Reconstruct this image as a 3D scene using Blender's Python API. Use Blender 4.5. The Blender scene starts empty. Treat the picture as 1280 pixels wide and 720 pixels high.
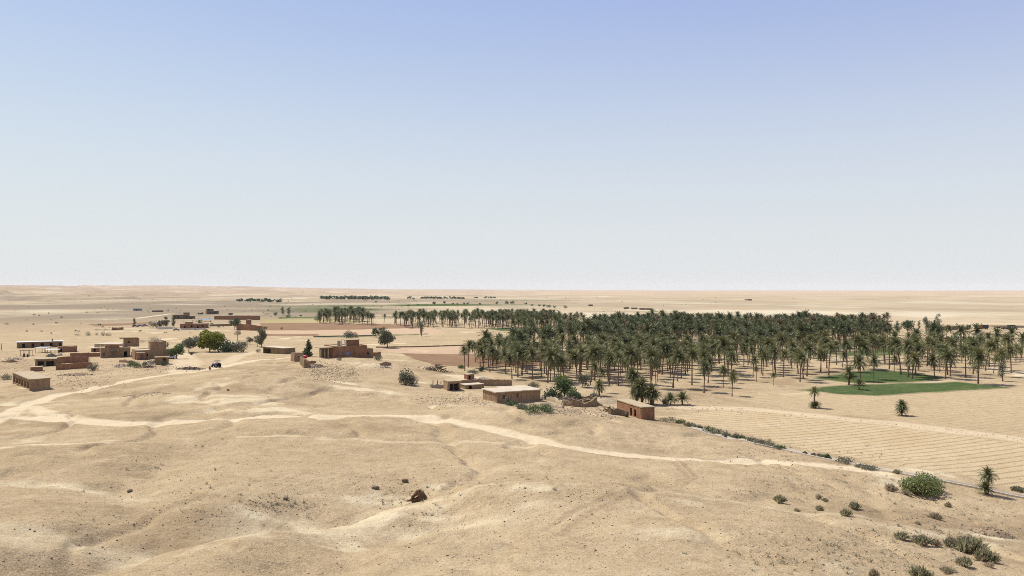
import bpy, bmesh, math, random
import numpy as np
from mathutils import Vector, Matrix
R = math.radians
scn = bpy.context.scene
COL = scn.collection

# ------------------------------------------------------------------ camera, sky, sun, exposure
EYE = 26.0
FPX = 1000.0                       # focal length in pixels of a 1280 wide picture
HOR = 361.5                        # picture row of the true horizon
cd = bpy.data.cameras.new('camera'); cam = bpy.data.objects.new('camera', cd); COL.objects.link(cam)
cd.sensor_width = 36; cd.lens = 36 * FPX / 1280; cd.clip_start = 0.5; cd.clip_end = 60000
cam.location = (0, 0, EYE); cam.rotation_euler = (R(90) + math.atan((HOR - 360) / FPX), 0, 0)
scn.camera = cam
SUN_EL = R(56); SUN_DIR = Vector((-0.85, 0.53, 0)).normalized() * math.cos(SUN_EL) + Vector((0, 0, math.sin(SUN_EL)))
w = bpy.data.worlds.new('World'); scn.world = w; w.use_nodes = True
nt = w.node_tree; bg = nt.nodes['Background']
sky = nt.nodes.new('ShaderNodeTexSky'); sky.sky_type = 'NISHITA'; sky.sun_disc = False
sky.sun_elevation = SUN_EL; sky.sun_rotation = math.atan2(SUN_DIR.x, SUN_DIR.y)
sky.altitude = 1500; sky.air_density = 1.0; sky.dust_density = 0.9; sky.ozone_density = 1.0
vm = nt.nodes.new('ShaderNodeVectorMath'); vm.operation = 'MULTIPLY_ADD'       # dust-laden air: paler, less yellow sky
vm.inputs[1].default_value = (0.66, 0.70, 0.32); vm.inputs[2].default_value = (2.0, 2.15, 5.1)
nt.links.new(sky.outputs[0], vm.inputs[0])
tc = nt.nodes.new('ShaderNodeTexCoord'); sx = nt.nodes.new('ShaderNodeSeparateXYZ'); nt.links.new(tc.outputs['Generated'], sx.inputs[0])
mr = nt.nodes.new('ShaderNodeMapRange'); mr.interpolation_type = 'SMOOTHSTEP'; nt.links.new(sx.outputs[2], mr.inputs[0])
for i_, v_ in enumerate((-0.01, 0.40, 0.92, 0.0)): mr.inputs[i_ + 1].default_value = v_
dm = nt.nodes.new('ShaderNodeMix'); dm.data_type = 'RGBA'; nt.links.new(mr.outputs[0], dm.inputs[0]); nt.links.new(vm.outputs[0], dm.inputs[6])
dm.inputs[7].default_value = (6.3, 6.5, 6.6, 1); nt.links.new(dm.outputs[2], bg.inputs[0]); bg.inputs[1].default_value = 0.085
sl = bpy.data.lights.new('sun', 'SUN'); sl.energy = 4.2; sl.angle = R(0.5); sl.color = (1.0, 0.965, 0.90)
so = bpy.data.objects.new('sun', sl); COL.objects.link(so); so.rotation_euler = SUN_DIR.to_track_quat('Z', 'Y').to_euler()
scn.view_settings.view_transform = 'Standard'; scn.view_settings.look = 'None'
scn.view_settings.exposure = 0.48; scn.view_settings.gamma = 1; scn.view_settings.use_curve_mapping = False
scn.render.engine = 'CYCLES'; scn.cycles.filter_width = 0.95; scn.cycles.use_denoising = False
try:
    scn.cycles.max_bounces = 5; scn.cycles.diffuse_bounces = 3; scn.cycles.transparent_max_bounces = 4
    scn.cycles.volume_bounces = 2
except Exception: pass

# ------------------------------------------------------------------ materials
class NT:
    def __init__(s, name):
        s.m = bpy.data.materials.new(name); s.m.use_nodes = True; s.t = s.m.node_tree
        s.b = s.t.nodes['Principled BSDF']; s.b.inputs['Roughness'].default_value = 0.95
        s.b.inputs['Specular IOR Level'].default_value = 0.1
    def n(s, typ, **kw):
        nd = s.t.nodes.new(typ)
        for k, v in kw.items():
            if k.startswith('_'): setattr(nd, k[1:], v)
            else: nd.inputs[k].default_value = v
        return nd
    def l(s, a, b): s.t.links.new(a, b)
    def pos(s): return s.n('ShaderNodeNewGeometry').outputs['Position']
    def noise(s, vec, scale, detail=4, rough=0.55, dist=0.0):
        nd = s.n('ShaderNodeTexNoise', Scale=scale, Detail=detail, Roughness=rough, Distortion=dist); s.l(vec, nd.inputs['Vector']); return nd.outputs['Fac']
    def map(s, f, a, b, c=0.0, d=1.0):
        nd = s.n('ShaderNodeMapRange'); s.l(f, nd.inputs[0])
        for i, v in enumerate((a, b, c, d)): nd.inputs[i + 1].default_value = v
        return nd.outputs[0]
    def mix(s, f, a, b, mode='MIX'):
        nd = s.n('ShaderNodeMix', _data_type='RGBA', _blend_type=mode)
        for v, k in ((f, 0), (a, 6), (b, 7)):
            if isinstance(v, (int, float)): nd.inputs[k].default_value = v
            elif isinstance(v, tuple): nd.inputs[k].default_value = (*v, 1)
            else: s.l(v, nd.inputs[k])
        return nd.outputs[2]
    def math(s, op, a, b=0.0):
        nd = s.n('ShaderNodeMath', _operation=op)
        for i, v in enumerate((a, b)):
            if isinstance(v, (int, float)): nd.inputs[i].default_value = v
            else: s.l(v, nd.inputs[i])
        return nd.outputs[0]
    def scale(s, vec, k):
        nd = s.n('ShaderNodeMapping'); s.l(vec, nd.inputs[0]); nd.inputs['Scale'].default_value = k; return nd.outputs[0]
    def bump(s, h, strength, dist):
        nd = s.n('ShaderNodeBump', Strength=strength, Distance=dist); s.l(h, nd.inputs['Height']); s.l(nd.outputs[0], s.b.inputs['Normal'])
    def col(s, c):
        if isinstance(c, tuple): s.b.inputs['Base Color'].default_value = (*c, 1)
        else: s.l(c, s.b.inputs['Base Color'])

def mat_noise(name, c1, c2, scale=1.0, rough=0.9, bump=0.0, bdist=0.05, c3=None, spec=0.1):
    m = NT(name); p = m.pos()
    f = m.map(m.noise(p, scale, 6, 0.65), 0.3, 0.7)
    c = m.mix(f, c1, c2)
    if c3: c = m.mix(m.map(m.noise(p, scale * 3.7, 5, 0.7), 0.52, 0.7), c, c3)
    m.col(c); m.b.inputs['Roughness'].default_value = rough; m.b.inputs['Specular IOR Level'].default_value = spec
    if bump: m.bump(m.noise(p, scale * 6, 6, 0.7), bump, bdist)
    return m.m
def mat_leaf(name, c1, c2, scale=0.35, trans=0.15):
    m = NT(name); p = m.pos()
    c = m.mix(m.map(m.noise(p, scale, 3, 0.6), 0.35, 0.65), c1, c2)
    oi = m.n('ShaderNodeObjectInfo')
    c = m.mix(m.map(oi.outputs['Random'], 0, 1, 0, 0.35), c, tuple(x * 0.6 for x in c1))
    m.col(c); m.b.inputs['Roughness'].default_value = 0.6; m.b.inputs['Specular IOR Level'].default_value = 0.25
    tr = m.n('ShaderNodeBsdfTranslucent'); m.l(c, tr.inputs[0])
    mx = m.n('ShaderNodeMixShader'); mx.inputs[0].default_value = trans
    out = m.t.nodes['Material Output']; m.l(m.b.outputs[0], mx.inputs[1]); m.l(tr.outputs[0], mx.inputs[2]); m.l(mx.outputs[0], out.inputs[0])
    return m.m

M = {}
def mat_mud(name, c1, c2, c3):
    """mud plaster with rain streaks, patches of bare brick and a rough face"""
    m = NT(name); p = m.pos(); c = m.mix(m.map(m.noise(p, .55, 6, .65), .36, .64), c1, c2)
    c = m.mix(m.map(m.noise(m.scale(p, (2.2, 2.2, .3)), 1.0, 5, .65), .5, .68, 0, .75), c, c3)
    c = m.mix(m.map(m.noise(p, 2.4, 5, .7), .54, .68, 0, .6), c, tuple(x * .62 for x in c3)); c = m.mix(m.map(m.noise(p, 1.7, 4, .6), .42, .3, 0, .5), c, tuple(min(.6, x * 1.35) for x in c2))
    m.col(c); m.b.inputs['Specular IOR Level'].default_value = 0.05; m.bump(m.noise(p, 3.5, 6, .7), .8, .1); return m.m
M['mud'] = mat_mud('mud_plaster', (0.275, 0.18, 0.103), (0.345, 0.235, 0.138), (0.205, 0.128, 0.07))
M['mud_red'] = mat_mud('red_mud_brick', (0.24, 0.125, 0.068), (0.30, 0.165, 0.092), (0.17, 0.088, 0.047))
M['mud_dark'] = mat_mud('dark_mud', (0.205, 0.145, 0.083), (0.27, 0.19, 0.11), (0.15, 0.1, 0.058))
M['mud_pale'] = mat_mud('pale_plaster', (0.41, 0.325, 0.21), (0.48, 0.39, 0.26), (0.34, 0.255, 0.155))
M['far_brick'] = mat_noise('far_dark_brick', (0.15, 0.105, 0.072), (0.2, 0.145, 0.095), 0.3, 0.95)
M['roof_mud'] = mat_noise('mud_roof', (0.35, 0.27, 0.165), (0.43, 0.34, 0.215), 0.5, 0.95, 0.7, 0.08, (0.29, 0.21, 0.125))
M['roof_pale'] = mat_noise('pale_roof', (0.44, 0.365, 0.255), (0.53, 0.45, 0.33), 0.5, 0.9, 0.7, 0.08, (0.35, 0.275, 0.18))
M['white'] = mat_noise('whitewash', (0.50, 0.455, 0.375), (0.60, 0.55, 0.46), 0.8, 0.8)
M['tin'] = mat_noise('tin_sheet', (0.50, 0.48, 0.46), (0.62, 0.60, 0.57), 0.8, 0.5, spec=0.4)
M['wood'] = mat_noise('weathered_wood', (0.13, 0.085, 0.055), (0.19, 0.13, 0.09), 2.0, 0.85)
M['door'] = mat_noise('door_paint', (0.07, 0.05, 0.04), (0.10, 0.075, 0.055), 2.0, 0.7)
M['bluepaint'] = mat_noise('blue_grey_paint', (0.16, 0.19, 0.24), (0.20, 0.23, 0.28), 2.0, 0.5, spec=0.4)
M['glass'] = mat_noise('dark_glass', (0.03, 0.035, 0.045), (0.05, 0.055, 0.065), 1.0, 0.15, spec=0.5)
M['tarp'] = mat_noise('blue_tarp', (0.06, 0.22, 0.42), (0.09, 0.28, 0.48), 1.0, 0.5, spec=0.3)
M['red'] = mat_noise('red_paint', (0.42, 0.02, 0.025), (0.5, 0.035, 0.035), 2.0, 0.5, spec=0.4)
M['black'] = mat_noise('black_metal', (0.02, 0.02, 0.022), (0.035, 0.034, 0.034), 2.0, 0.5, spec=0.4)
M['rubber'] = mat_noise('rubber', (0.02, 0.02, 0.02), (0.03, 0.028, 0.026), 4.0, 0.9)
M['carpaint'] = mat_noise('dusty_car_paint', (0.42, 0.42, 0.43), (0.5, 0.48, 0.46), 2.0, 0.4, spec=0.5)
M['greypaint'] = mat_noise('dusty_grey_paint', (0.14, 0.145, 0.16), (0.2, 0.2, 0.21), 2.0, 0.45, spec=0.5)
M['bluemetal'] = mat_noise('blue_purple_metal', (0.08, 0.09, 0.17), (0.11, 0.12, 0.2), 2.0, 0.45, spec=0.5)
M['rust'] = mat_noise('rust_brown', (0.085, 0.047, 0.024), (0.15, 0.085, 0.045), 2.5, 0.9, 0.8, 0.08)
M['concrete'] = mat_noise('pale_concrete', (0.40, 0.335, 0.25), (0.50, 0.43, 0.33), 0.9, 0.9)
M['stone'] = mat_noise('field_stone', (0.33, 0.26, 0.18), (0.42, 0.34, 0.24), 1.5, 0.95, 0.4, 0.03)
M['darkstone'] = mat_noise('dark_field_stone', (0.13, 0.095, 0.065), (0.20, 0.15, 0.10), 1.5, 0.95, 0.4, 0.03)
M['clod'] = mat_noise('brown_clod', (0.23, 0.165, 0.098), (0.31, 0.23, 0.145), 1.5, 0.95, 0.4, 0.03)
M['skin'] = mat_noise('skin', (0.25, 0.15, 0.1), (0.28, 0.17, 0.11), 3, 0.6)
M['cloth_dark'] = mat_noise('dark_cloth', (0.025, 0.024, 0.028), (0.04, 0.038, 0.042), 3, 0.9)
M['bark'] = mat_noise('bark', (0.14, 0.10, 0.07), (0.20, 0.15, 0.11), 2.0, 0.95)
M['palebark'] = mat_noise('pale_bark', (0.30, 0.25, 0.2), (0.38, 0.32, 0.26), 2.0, 0.95)
M['ptrunk'] = mat_noise('palm_trunk', (0.15, 0.092, 0.06), (0.235, 0.15, 0.10), 2.5, 0.95, 0.8, 0.06)
M['palm'] = mat_leaf('palm_frond', (0.117, 0.131, 0.046), (0.192, 0.177, 0.063), 0.09)
M['palm_far'] = mat_leaf('palm_frond_deep', (0.084, 0.107, 0.040), (0.144, 0.143, 0.051), 0.07)
M['palm_dry'] = mat_leaf('palm_frond_dry', (0.19, 0.135, 0.075), (0.25, 0.18, 0.10), 0.3, 0.1)
M['leaf_bright'] = mat_leaf('leaf_yellow_green', (0.26, 0.265, 0.034), (0.18, 0.20, 0.028), 0.6, .3)
M['leaf_green'] = mat_leaf('leaf_green', (0.081, 0.131, 0.040), (0.125, 0.175, 0.056), 0.6)
M['leaf_dark'] = mat_leaf('leaf_dark_green', (0.060, 0.091, 0.037), (0.091, 0.125, 0.054), 0.6)
M['leaf_olive'] = mat_leaf('leaf_olive', (0.144, 0.144, 0.086), (0.201, 0.194, 0.115), 0.5)
M['leaf_grey'] = mat_leaf('leaf_grey_green', (0.169, 0.169, 0.112), (0.219, 0.206, 0.138), 0.5)
M['leaf_dry'] = mat_leaf('leaf_dry', (0.20, 0.155, 0.10), (0.26, 0.2, 0.13), 0.5)
M['leaf_bush'] = mat_leaf('leaf_fresh_green', (0.188, 0.219, 0.075), (0.275, 0.288, 0.119), 0.9, .35)
M['shrub'] = mat_leaf('desert_shrub', (0.290, 0.275, 0.152), (0.392, 0.355, 0.217), 0.5, .45)
M['shrub_green'] = mat_leaf('desert_shrub_green', (0.25, 0.25, 0.125), (0.33, 0.315, 0.175), 0.5, .45)
M['shrub_dry'] = mat_leaf('desert_shrub_dry', (0.420, 0.341, 0.217), (0.522, 0.420, 0.275), 0.5, .45)
M['grass'] = mat_leaf('field_grass', (0.06, 0.11, 0.03), (0.09, 0.13, 0.04), 0.05)

# ------------------------------------------------------------------ object helpers
def obj(name, me, mats, parent=None, loc=None):
    if isinstance(me, bmesh.types.BMesh):
        b = me; me = bpy.data.meshes.new(name); b.to_mesh(me); b.free()
    for m in (mats if isinstance(mats, (list, tuple)) else [mats]): me.materials.append(M[m] if isinstance(m, str) else m)
    o = bpy.data.objects.new(name, me); COL.objects.link(o)
    if parent is not None: o.parent = parent
    if loc is not None: o.location = loc
    return o
def tag(o, label=None, cat=None, group=None, kind=None):
    if label: o['label'] = label
    if cat: o['category'] = cat
    if group: o['group'] = group
    if kind: o['kind'] = kind
    return o
def empty(name, loc, rz=0.0):
    o = bpy.data.objects.new(name, None); COL.objects.link(o); o.location = loc; o.rotation_euler = (0, 0, rz); o.empty_display_size = 0.3; return o
def mesh_np(name, V, F, smooth=False, fmat=None):
    """mesh from numpy vertices and a face array of equal sized faces"""
    me = bpy.data.meshes.new(name); V = np.asarray(V, np.float32); F = np.asarray(F, np.int32); k = F.shape[1]
    me.vertices.add(len(V)); me.vertices.foreach_set('co', V.ravel())
    me.loops.add(F.size); me.loops.foreach_set('vertex_index', F.ravel())
    me.polygons.add(len(F)); me.polygons.foreach_set('loop_start', np.arange(len(F), dtype=np.int32) * k)
    if smooth: me.polygons.foreach_set('use_smooth', np.ones(len(F), bool))
    if fmat is not None: me.polygons.foreach_set('material_index', np.asarray(fmat, np.int32))
    me.update(calc_edges=True); return me

# ------------------------------------------------------------------ terrain
def _hash(ix, iy, seed):
    h = (ix.astype(np.int64) * 374761393 + iy.astype(np.int64) * 668265263 + seed * 1442695041) & 0xffffffff
    h = ((h ^ (h >> 13)) * 1274126177) & 0xffffffff
    return ((h ^ (h >> 16)) & 0xffffff) / float(0xffffff)
def vnoise(x, y, seed=0):
    x0 = np.floor(x); y0 = np.floor(y); fx = x - x0; fy = y - y0
    fx = fx * fx * fx * (fx * (fx * 6 - 15) + 10); fy = fy * fy * fy * (fy * (fy * 6 - 15) + 10)
    a = _hash(x0, y0, seed); b = _hash(x0 + 1, y0, seed); c = _hash(x0, y0 + 1, seed); d = _hash(x0 + 1, y0 + 1, seed)
    return (a + (b - a) * fx + (c - a) * fy + (a - b - c + d) * fx * fy) * 2 - 1
def fbm(x, y, seed=0, octv=4, gain=0.5):
    s = 0; a = 1; t = 0
    for i in range(octv):
        c, q = math.cos(i * 1.1), math.sin(i * 1.1)
        s = s + a * vnoise((x * c - y * q) * 2 ** i + 17.3 * i, (x * q + y * c) * 2 ** i - 9.1 * i, seed + i); t += a; a *= gain
    return s / t
def sstep(a, b, x):
    t = np.clip((x - a) / (b - a), 0, 1); return t * t * (3 - 2 * t)

PROF = {  # columns of the picture: (distance, height of the ground)
    -300: [(0, 24), (10, 19.5), (20, 14.5), (32, 11.5), (45, 11), (70, 8.4), (100, 6), (130, 4), (165, 2.2), (200, 1.2), (260, .8), (330, .3), (420, 0)],
    0:    [(0, 24), (10, 19.5), (20, 14.5), (32, 11.5), (45, 10.5), (70, 8), (100, 6), (130, 4.5), (165, 2.8), (200, 1.2), (260, .8), (330, .3), (420, 0)],
    170:  [(0, 24), (10, 19.5), (20, 14.5), (32, 11.5), (45, 10.2), (70, 7.6), (100, 5.6), (140, 4.2), (180, 3.2), (215, 2.6), (262, 2.2), (300, 1.6), (340, .5), (420, 0)],
    310:  [(0, 24), (10, 19.5), (20, 14.5), (32, 11.5), (45, 10), (70, 7.5), (100, 5.5), (150, 4.2), (200, 3.8), (235, 3.8), (265, 2.6), (320, .6), (420, 0)],
    440:  [(0, 24), (10, 19.5), (20, 14.5), (32, 11.5), (45, 9.8), (70, 7), (100, 5), (150, 3.2), (200, 1.9), (222, 2.4), (240, 4.2), (266, 4.4), (290, 2.4), (340, .3), (420, 0)],
    560:  [(0, 24), (10, 19.5), (20, 14.5), (32, 11.5), (45, 9.8), (70, 6.8), (100, 5), (140, 3.5), (170, 1.8), (200, .8), (260, .2), (420, 0)],
    700:  [(0, 24), (10, 19.5), (20, 14.5), (32, 11.5), (45, 9.8), (70, 6.8), (100, 4.8), (130, 3.9), (148, 3.5), (163, 1.2), (180, .4), (250, 0)],
    850:  [(0, 24), (10, 19.5), (20, 14.5), (32, 11.5), (45, 9.5), (70, 6.3), (100, 4), (130, 2.2), (152, .5), (168, 0)],
    1000: [(0, 24), (10, 19.5), (20, 14.5), (32, 11.5), (45, 9), (70, 5.5), (90, 3.6), (110, 1.8), (127, .3), (138, 0)],
    1280: [(0, 24), (10, 19.5), (20, 14.5), (32, 11.5), (45, 8), (60, 4.6), (75, 2.2), (90, .7), (99, .1), (110, 0)],
    1600: [(0, 24), (10, 19.5), (20, 14.5), (32, 11.5), (45, 7.5), (60, 4), (75, 1.4), (88, 0)]}
_us = sorted(PROF); _UG = np.arange(-300, 1601, 10.0); _LG = np.linspace(0, math.log(500), 420)
_D = np.exp(_LG); _D[0] = 0
_tab = np.array([np.interp(_D, *zip(*PROF[u])) for u in _us])
_T = np.array([np.interp(_UG, _us, _tab[:, j]) for j in range(len(_D))]).T
def _sm(A, k, ax):
    ker = np.exp(-np.linspace(-2, 2, 2 * k + 1) ** 2); ker /= ker.sum()
    P_ = np.pad(A, [(k, k) if a == ax else (0, 0) for a in range(2)], mode='edge')
    return np.apply_along_axis(lambda v: np.convolve(v, ker, 'valid'), ax, P_)
_T = _sm(_sm(_T, 8, 1), 8, 0)
def base_h(x, y):
    yy = np.maximum(y, 0.0); u = np.clip(x / np.maximum(yy, 12.0) * FPX + 640, -300, 1600)
    l = np.log(np.maximum(yy, 1.0))
    fi = np.clip((u + 300) / 10, 0, len(_UG) - 1.001); fj = np.clip(l / _LG[-1] * (len(_LG) - 1), 0, len(_LG) - 1.001)
    i = fi.astype(int); j = fj.astype(int); a = fi - i; b = fj - j
    z = _T[i, j] * (1 - a) * (1 - b) + _T[i + 1, j] * a * (1 - b) + _T[i, j + 1] * (1 - a) * b + _T[i + 1, j + 1] * a * b
    return np.where(yy >= 499, 0, z)
def seg_dist(x, y, pts):
    d = np.full(np.shape(x), 1e9)
    for (x0, y0), (x1, y1) in zip(pts[:-1], pts[1:]):
        dx, dy = x1 - x0, y1 - y0; t = np.clip(((x - x0) * dx + (y - y0) * dy) / (dx * dx + dy * dy + 1e-9), 0, 1)
        d = np.minimum(d, np.hypot(x - x0 - t * dx, y - y0 - t * dy))
    return d
def flat0(px, py, z=0.0):
    D = (EYE - z) * FPX / (py - HOR); return (px - 640) * D / FPX, D
GULLY = [flat0(490, 618, 6), flat0(420, 632, 6.3), flat0(330, 655, 6.8), flat0(250, 680, 7), flat0(150, 705, 7.3), flat0(60, 735, 7.6)]
GULLY2 = [flat0(250, 560, 5.5), flat0(190, 590, 6.3), flat0(170, 620, 6.8), flat0(150, 705, 7.3)]
GULLY3 = [flat0(560, 652, 7), flat0(500, 660, 7.2), flat0(440, 690, 7.6), flat0(380, 740, 8)]
def height(x, y):
    x = np.asarray(x, float); y = np.asarray(y, float)
    z = base_h(x, y); r = np.hypot(x, y)
    near = sstep(0.15, 1.6, z) * (1 - 0.75 * sstep(170, 300, r))
    n = 0.85 * fbm(x / 36, y / 36, 3, 2) + 0.25 * fbm(x / 10, y / 10, 11, 4)
    rid = 1 - np.abs(fbm(x / 15 + 0.15 * y / 15, y / 21, 29, 3)) * 2
    n = n - 0.5 * sstep(0.62, 1.0, rid)
    z = z + near * n * (0.55 + 0.6 * sstep(40, 110, r) )
    for g, dep, wd in ((GULLY, 2.1, 5.5), (GULLY2, 1.1, 4.5), (GULLY3, 1.2, 3.2)):
        d = seg_dist(x + 1.2 * vnoise(x / 5, y / 5, 70), y + 1.2 * vnoise(x / 5, y / 5, 71), g); z = z - dep * np.exp(-(d / wd) ** 2)
    # broad swells of the foreground slope
    for (px, py, zz, a, sx, sy) in ((690, 630, 6, 1.7, 15, 8), (100, 568, 6, 1.3, 14, 11), (300, 700, 8, 0.8, 10, 5), (900, 690, 6, .7, 12, 6), (300, 520, 4, 0.5, 25, 9), (345, 478, 4, 2.3, 24, 15), (640, 516, 4, .5, 16, 8), (420, 540, 4, 0.6, 18, 9)):
        cx, cy = flat0(px, py, zz); z = z + a * np.exp(-((x - cx) / sx) ** 2 - ((y - cy) / sy) ** 2)
    fine = (0.09 * fbm(x / 2.6, y / 2.6, 41, 3) + 0.045 * fbm(x / 0.8, y / 0.8, 47, 2)) * (0.25 + near)
    z = z + fine * (1 - sstep(250, 420, r))
    # the plain and the far plateau
    far = sstep(700, 2500, r)
    z = z + far * 3.0 * fbm(x / 900, y / 900, 51, 3)
    th = np.degrees(np.arctan2(x, np.maximum(y, 1)))
    left = sstep(-4, -24, th)
    lf = left * (y > 0)
    q = fbm(x / 1500, y / 1100, 61, 5, .55) + 0.55 * sstep(1500, 6000, r) - 0.32
    esc = sstep(.0, .05, q) * 9 + sstep(.22, .27, q) * 10 + sstep(.42, .47, q) * 11
    z = z + lf * sstep(1300, 2600, r) * esc
    z = z + lf * 52 * sstep(7000, 10500, r) * (0.9 + 0.3 * fbm(x / 4000, y / 3000, 67, 3))
    z = z + lf * 7 * sstep(800, 2000, r) * fbm(x / 300, y / 220, 81, 4)
    z = z + (y > 0) * (1 - left) * 22 * sstep(8000, 14000, r) * sstep(14, -4, th) * (.8 + .5 * fbm(x / 3000, y / 3000, 69, 2))
    return z
def PB(px, py):
    """many ground points at once, by stepping towards the ground"""
    px = np.asarray(px, float); s = (np.asarray(py, float) - HOR) / FPX; u = (px - 640) / FPX; D = EYE / s * .85
    for _ in range(14): D = .55 * D + .45 * (EYE - height(u * D, D)) / s
    return u * D, D
_MD = np.exp(np.linspace(math.log(28), math.log(19000), 420))
def P(px, py):
    """the point of the ground seen at a picture position"""
    u, s = (px - 640) / FPX, (py - HOR) / FPX
    k = max(1, int(np.argmax(height(u * _MD, _MD) >= EYE - s * _MD))); m = np.linspace(_MD[k - 1], _MD[k], 24)
    k = max(1, int(np.argmax(height(u * m, m) >= EYE - s * m))); m = np.linspace(m[k - 1], m[k], 24)
    d = m[int(np.argmax(height(u * m, m) >= EYE - s * m))]; return Vector((u * d, d, float(height(u * d, d))))
def at(px, D):
    x = (px - 640) / FPX * D; return Vector((x, D, float(height(x, D))))
def gz(x, y): return float(height(np.array([x]), np.array([y]))[0])

# roads and field outlines (ground points)
def line(pts): return [tuple(P(*p)[:2]) for p in pts]
ROADS = [(line([(-40, 540), (0, 521), (40, 505), (75, 493), (120, 484), (170, 474), (225, 466), (275, 459), (320, 450), (360, 447)]), 2.3, 1.0),
         (line([(0, 521), (60, 523), (110, 526), (160, 529.5), (230, 526), (330, 521), (400, 520), (480, 519), (530, 523), (600, 534), (655, 546), (700, 557), (745, 565), (800, 570), (870, 574), (960, 579), (1050, 584), (1110, 590)]), 1.75, .95),
         (line([(300, 546), (400, 548), (480, 552), (560, 556), (640, 558), (700, 558)]), 0.8, 0.42),
         (line([(40, 508), (60, 518), (110, 526)]), 1.6, 0.7),
         (line([(225, 464), (235, 452), (225, 440)]), 4.5, 0.55), (line([(275, 459), (300, 444), (330, 437)]), 3.0, 0.5),
         (line([(120, 400), (170, 398), (215, 392)]), 4.0, 0.8), (line([(150, 411), (220, 412), (330, 414)]), 3.5, 0.6),
         (line([(850, 509), (930, 511), (1040, 522), (1120, 530), (1280, 550), (1340, 558)]), 3.2, 0.6),
         (line([(980, 493), (1050, 489), (1110, 482), (1200, 475)]), 1.6, 0.5),
         (line([(900, 401), (1100, 403), (1300, 405)]), 12, 0.5),
         (line([(870, 575), (850, 590), (840, 600)]), 0.3, 0.0)]
TRACKS = [line([(838, 575), (850, 585), (862, 597), (845, 607)]), line([(848, 574), (862, 586), (872, 597), (852, 609)]),
          line([(790, 618), (740, 640), (700, 668)]), line([(770, 616), (715, 640), (680, 662)])]
def poly(pts): return np.array([flat0(*p) for p in pts])
STUBBLE = poly([(822, 523), (840, 521), (905, 512), (960, 515), (1040, 525), (1130, 535), (1285, 556), (1400, 570), (1500, 650), (1290, 617), (1180, 596), (1082, 582), (980, 558), (900, 540)])
STUBBLE2 = poly([(905, 497), (985, 487), (1050, 493), (1100, 495), (1290, 483), (1400, 485), (1420, 555), (1285, 547), (1130, 527), (1040, 517), (960, 507)])
PLOUGH = [poly([(500, 443.5), (560, 443), (720, 439), (760, 446), (740, 456), (640, 459), (540, 459), (515, 452)]),
          poly([(325, 404), (400, 403.5), (530, 406), (540, 409), (470, 411.5), (380, 413), (325, 413)]),
          poly([(330, 417.5), (400, 417.5), (400, 420), (330, 420)]), poly([(110, 405), (160, 404), (190, 402), (180, 406), (120, 408)])]
PINK = [poly([(330, 413), (470, 412), (540, 410), (560, 416), (440, 419), (330, 417)]), poly([(470, 435), (560, 432), (600, 432), (590, 443), (500, 443)])]
CROP = [poly([(985, 487), (1050, 482), (1130, 479), (1200, 478), (1255, 484), (1220, 486), (1150, 490), (1100, 493), (1050, 492)]),
        poly([(1010, 472), (1050, 465), (1100, 462), (1150, 468), (1170, 473), (1120, 477), (1060, 477)]),
        poly([(1030, 441), (1075, 437), (1130, 437), (1125, 443), (1060, 446)]), poly([(820, 432), (870, 430), (900, 432), (880, 436), (830, 437)]),
        poly([(610, 410.5), (650, 409), (690, 410), (670, 413.5), (630, 413.5)]),
        poly([(345, 396), (400, 395.5), (397, 397.5), (350, 398.5)]), poly([(392, 420), (440, 419), (520, 417.5), (520, 419), (440, 422), (395, 422)]),
        poly([(690, 445), (760, 438), (860, 440), (850, 452), (740, 455)])]
CROPW = [1, 1, .6, .8, .6, .5, .4, .25]
FALLOW = [poly([(820, 437), (880, 436), (900, 445), (850, 450)]), poly([(330, 399), (400, 398), (480, 402), (400, 403), (330, 404)])]
def inside(x, y, pg):
    c = np.zeros(x.shape, bool); n = len(pg)
    for i in range(n):
        x0, y0 = pg[i]; x1, y1 = pg[(i + 1) % n]
        k = ((y0 > y) != (y1 > y)); k &= x < (x1 - x0) * (y - y0) / (y1 - y0 + 1e-12) + x0; c ^= k
    return c
def soft(x, y, pg, wd):
    """soft mask of a field with a slightly wandering edge"""
    out = np.zeros(x.shape); lo = pg.min(0) - 30; hi = pg.max(0) + 30
    k = (x > lo[0]) & (x < hi[0]) & (y > lo[1]) & (y < hi[1])
    if not k.any(): return out
    xs, ys = x[k], y[k]; s = wd * 1.2
    xs = xs + s * fbm(xs / (6 * wd), ys / (6 * wd), 91, 3); ys = ys + s * fbm(xs / (6 * wd), ys / (6 * wd), 97, 3)
    d = seg_dist(xs, ys, [tuple(p) for p in pg] + [tuple(pg[0])]); sd = np.where(inside(xs, ys, pg), d, -d)
    out[k] = sstep(-wd, wd, sd); return out

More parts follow.
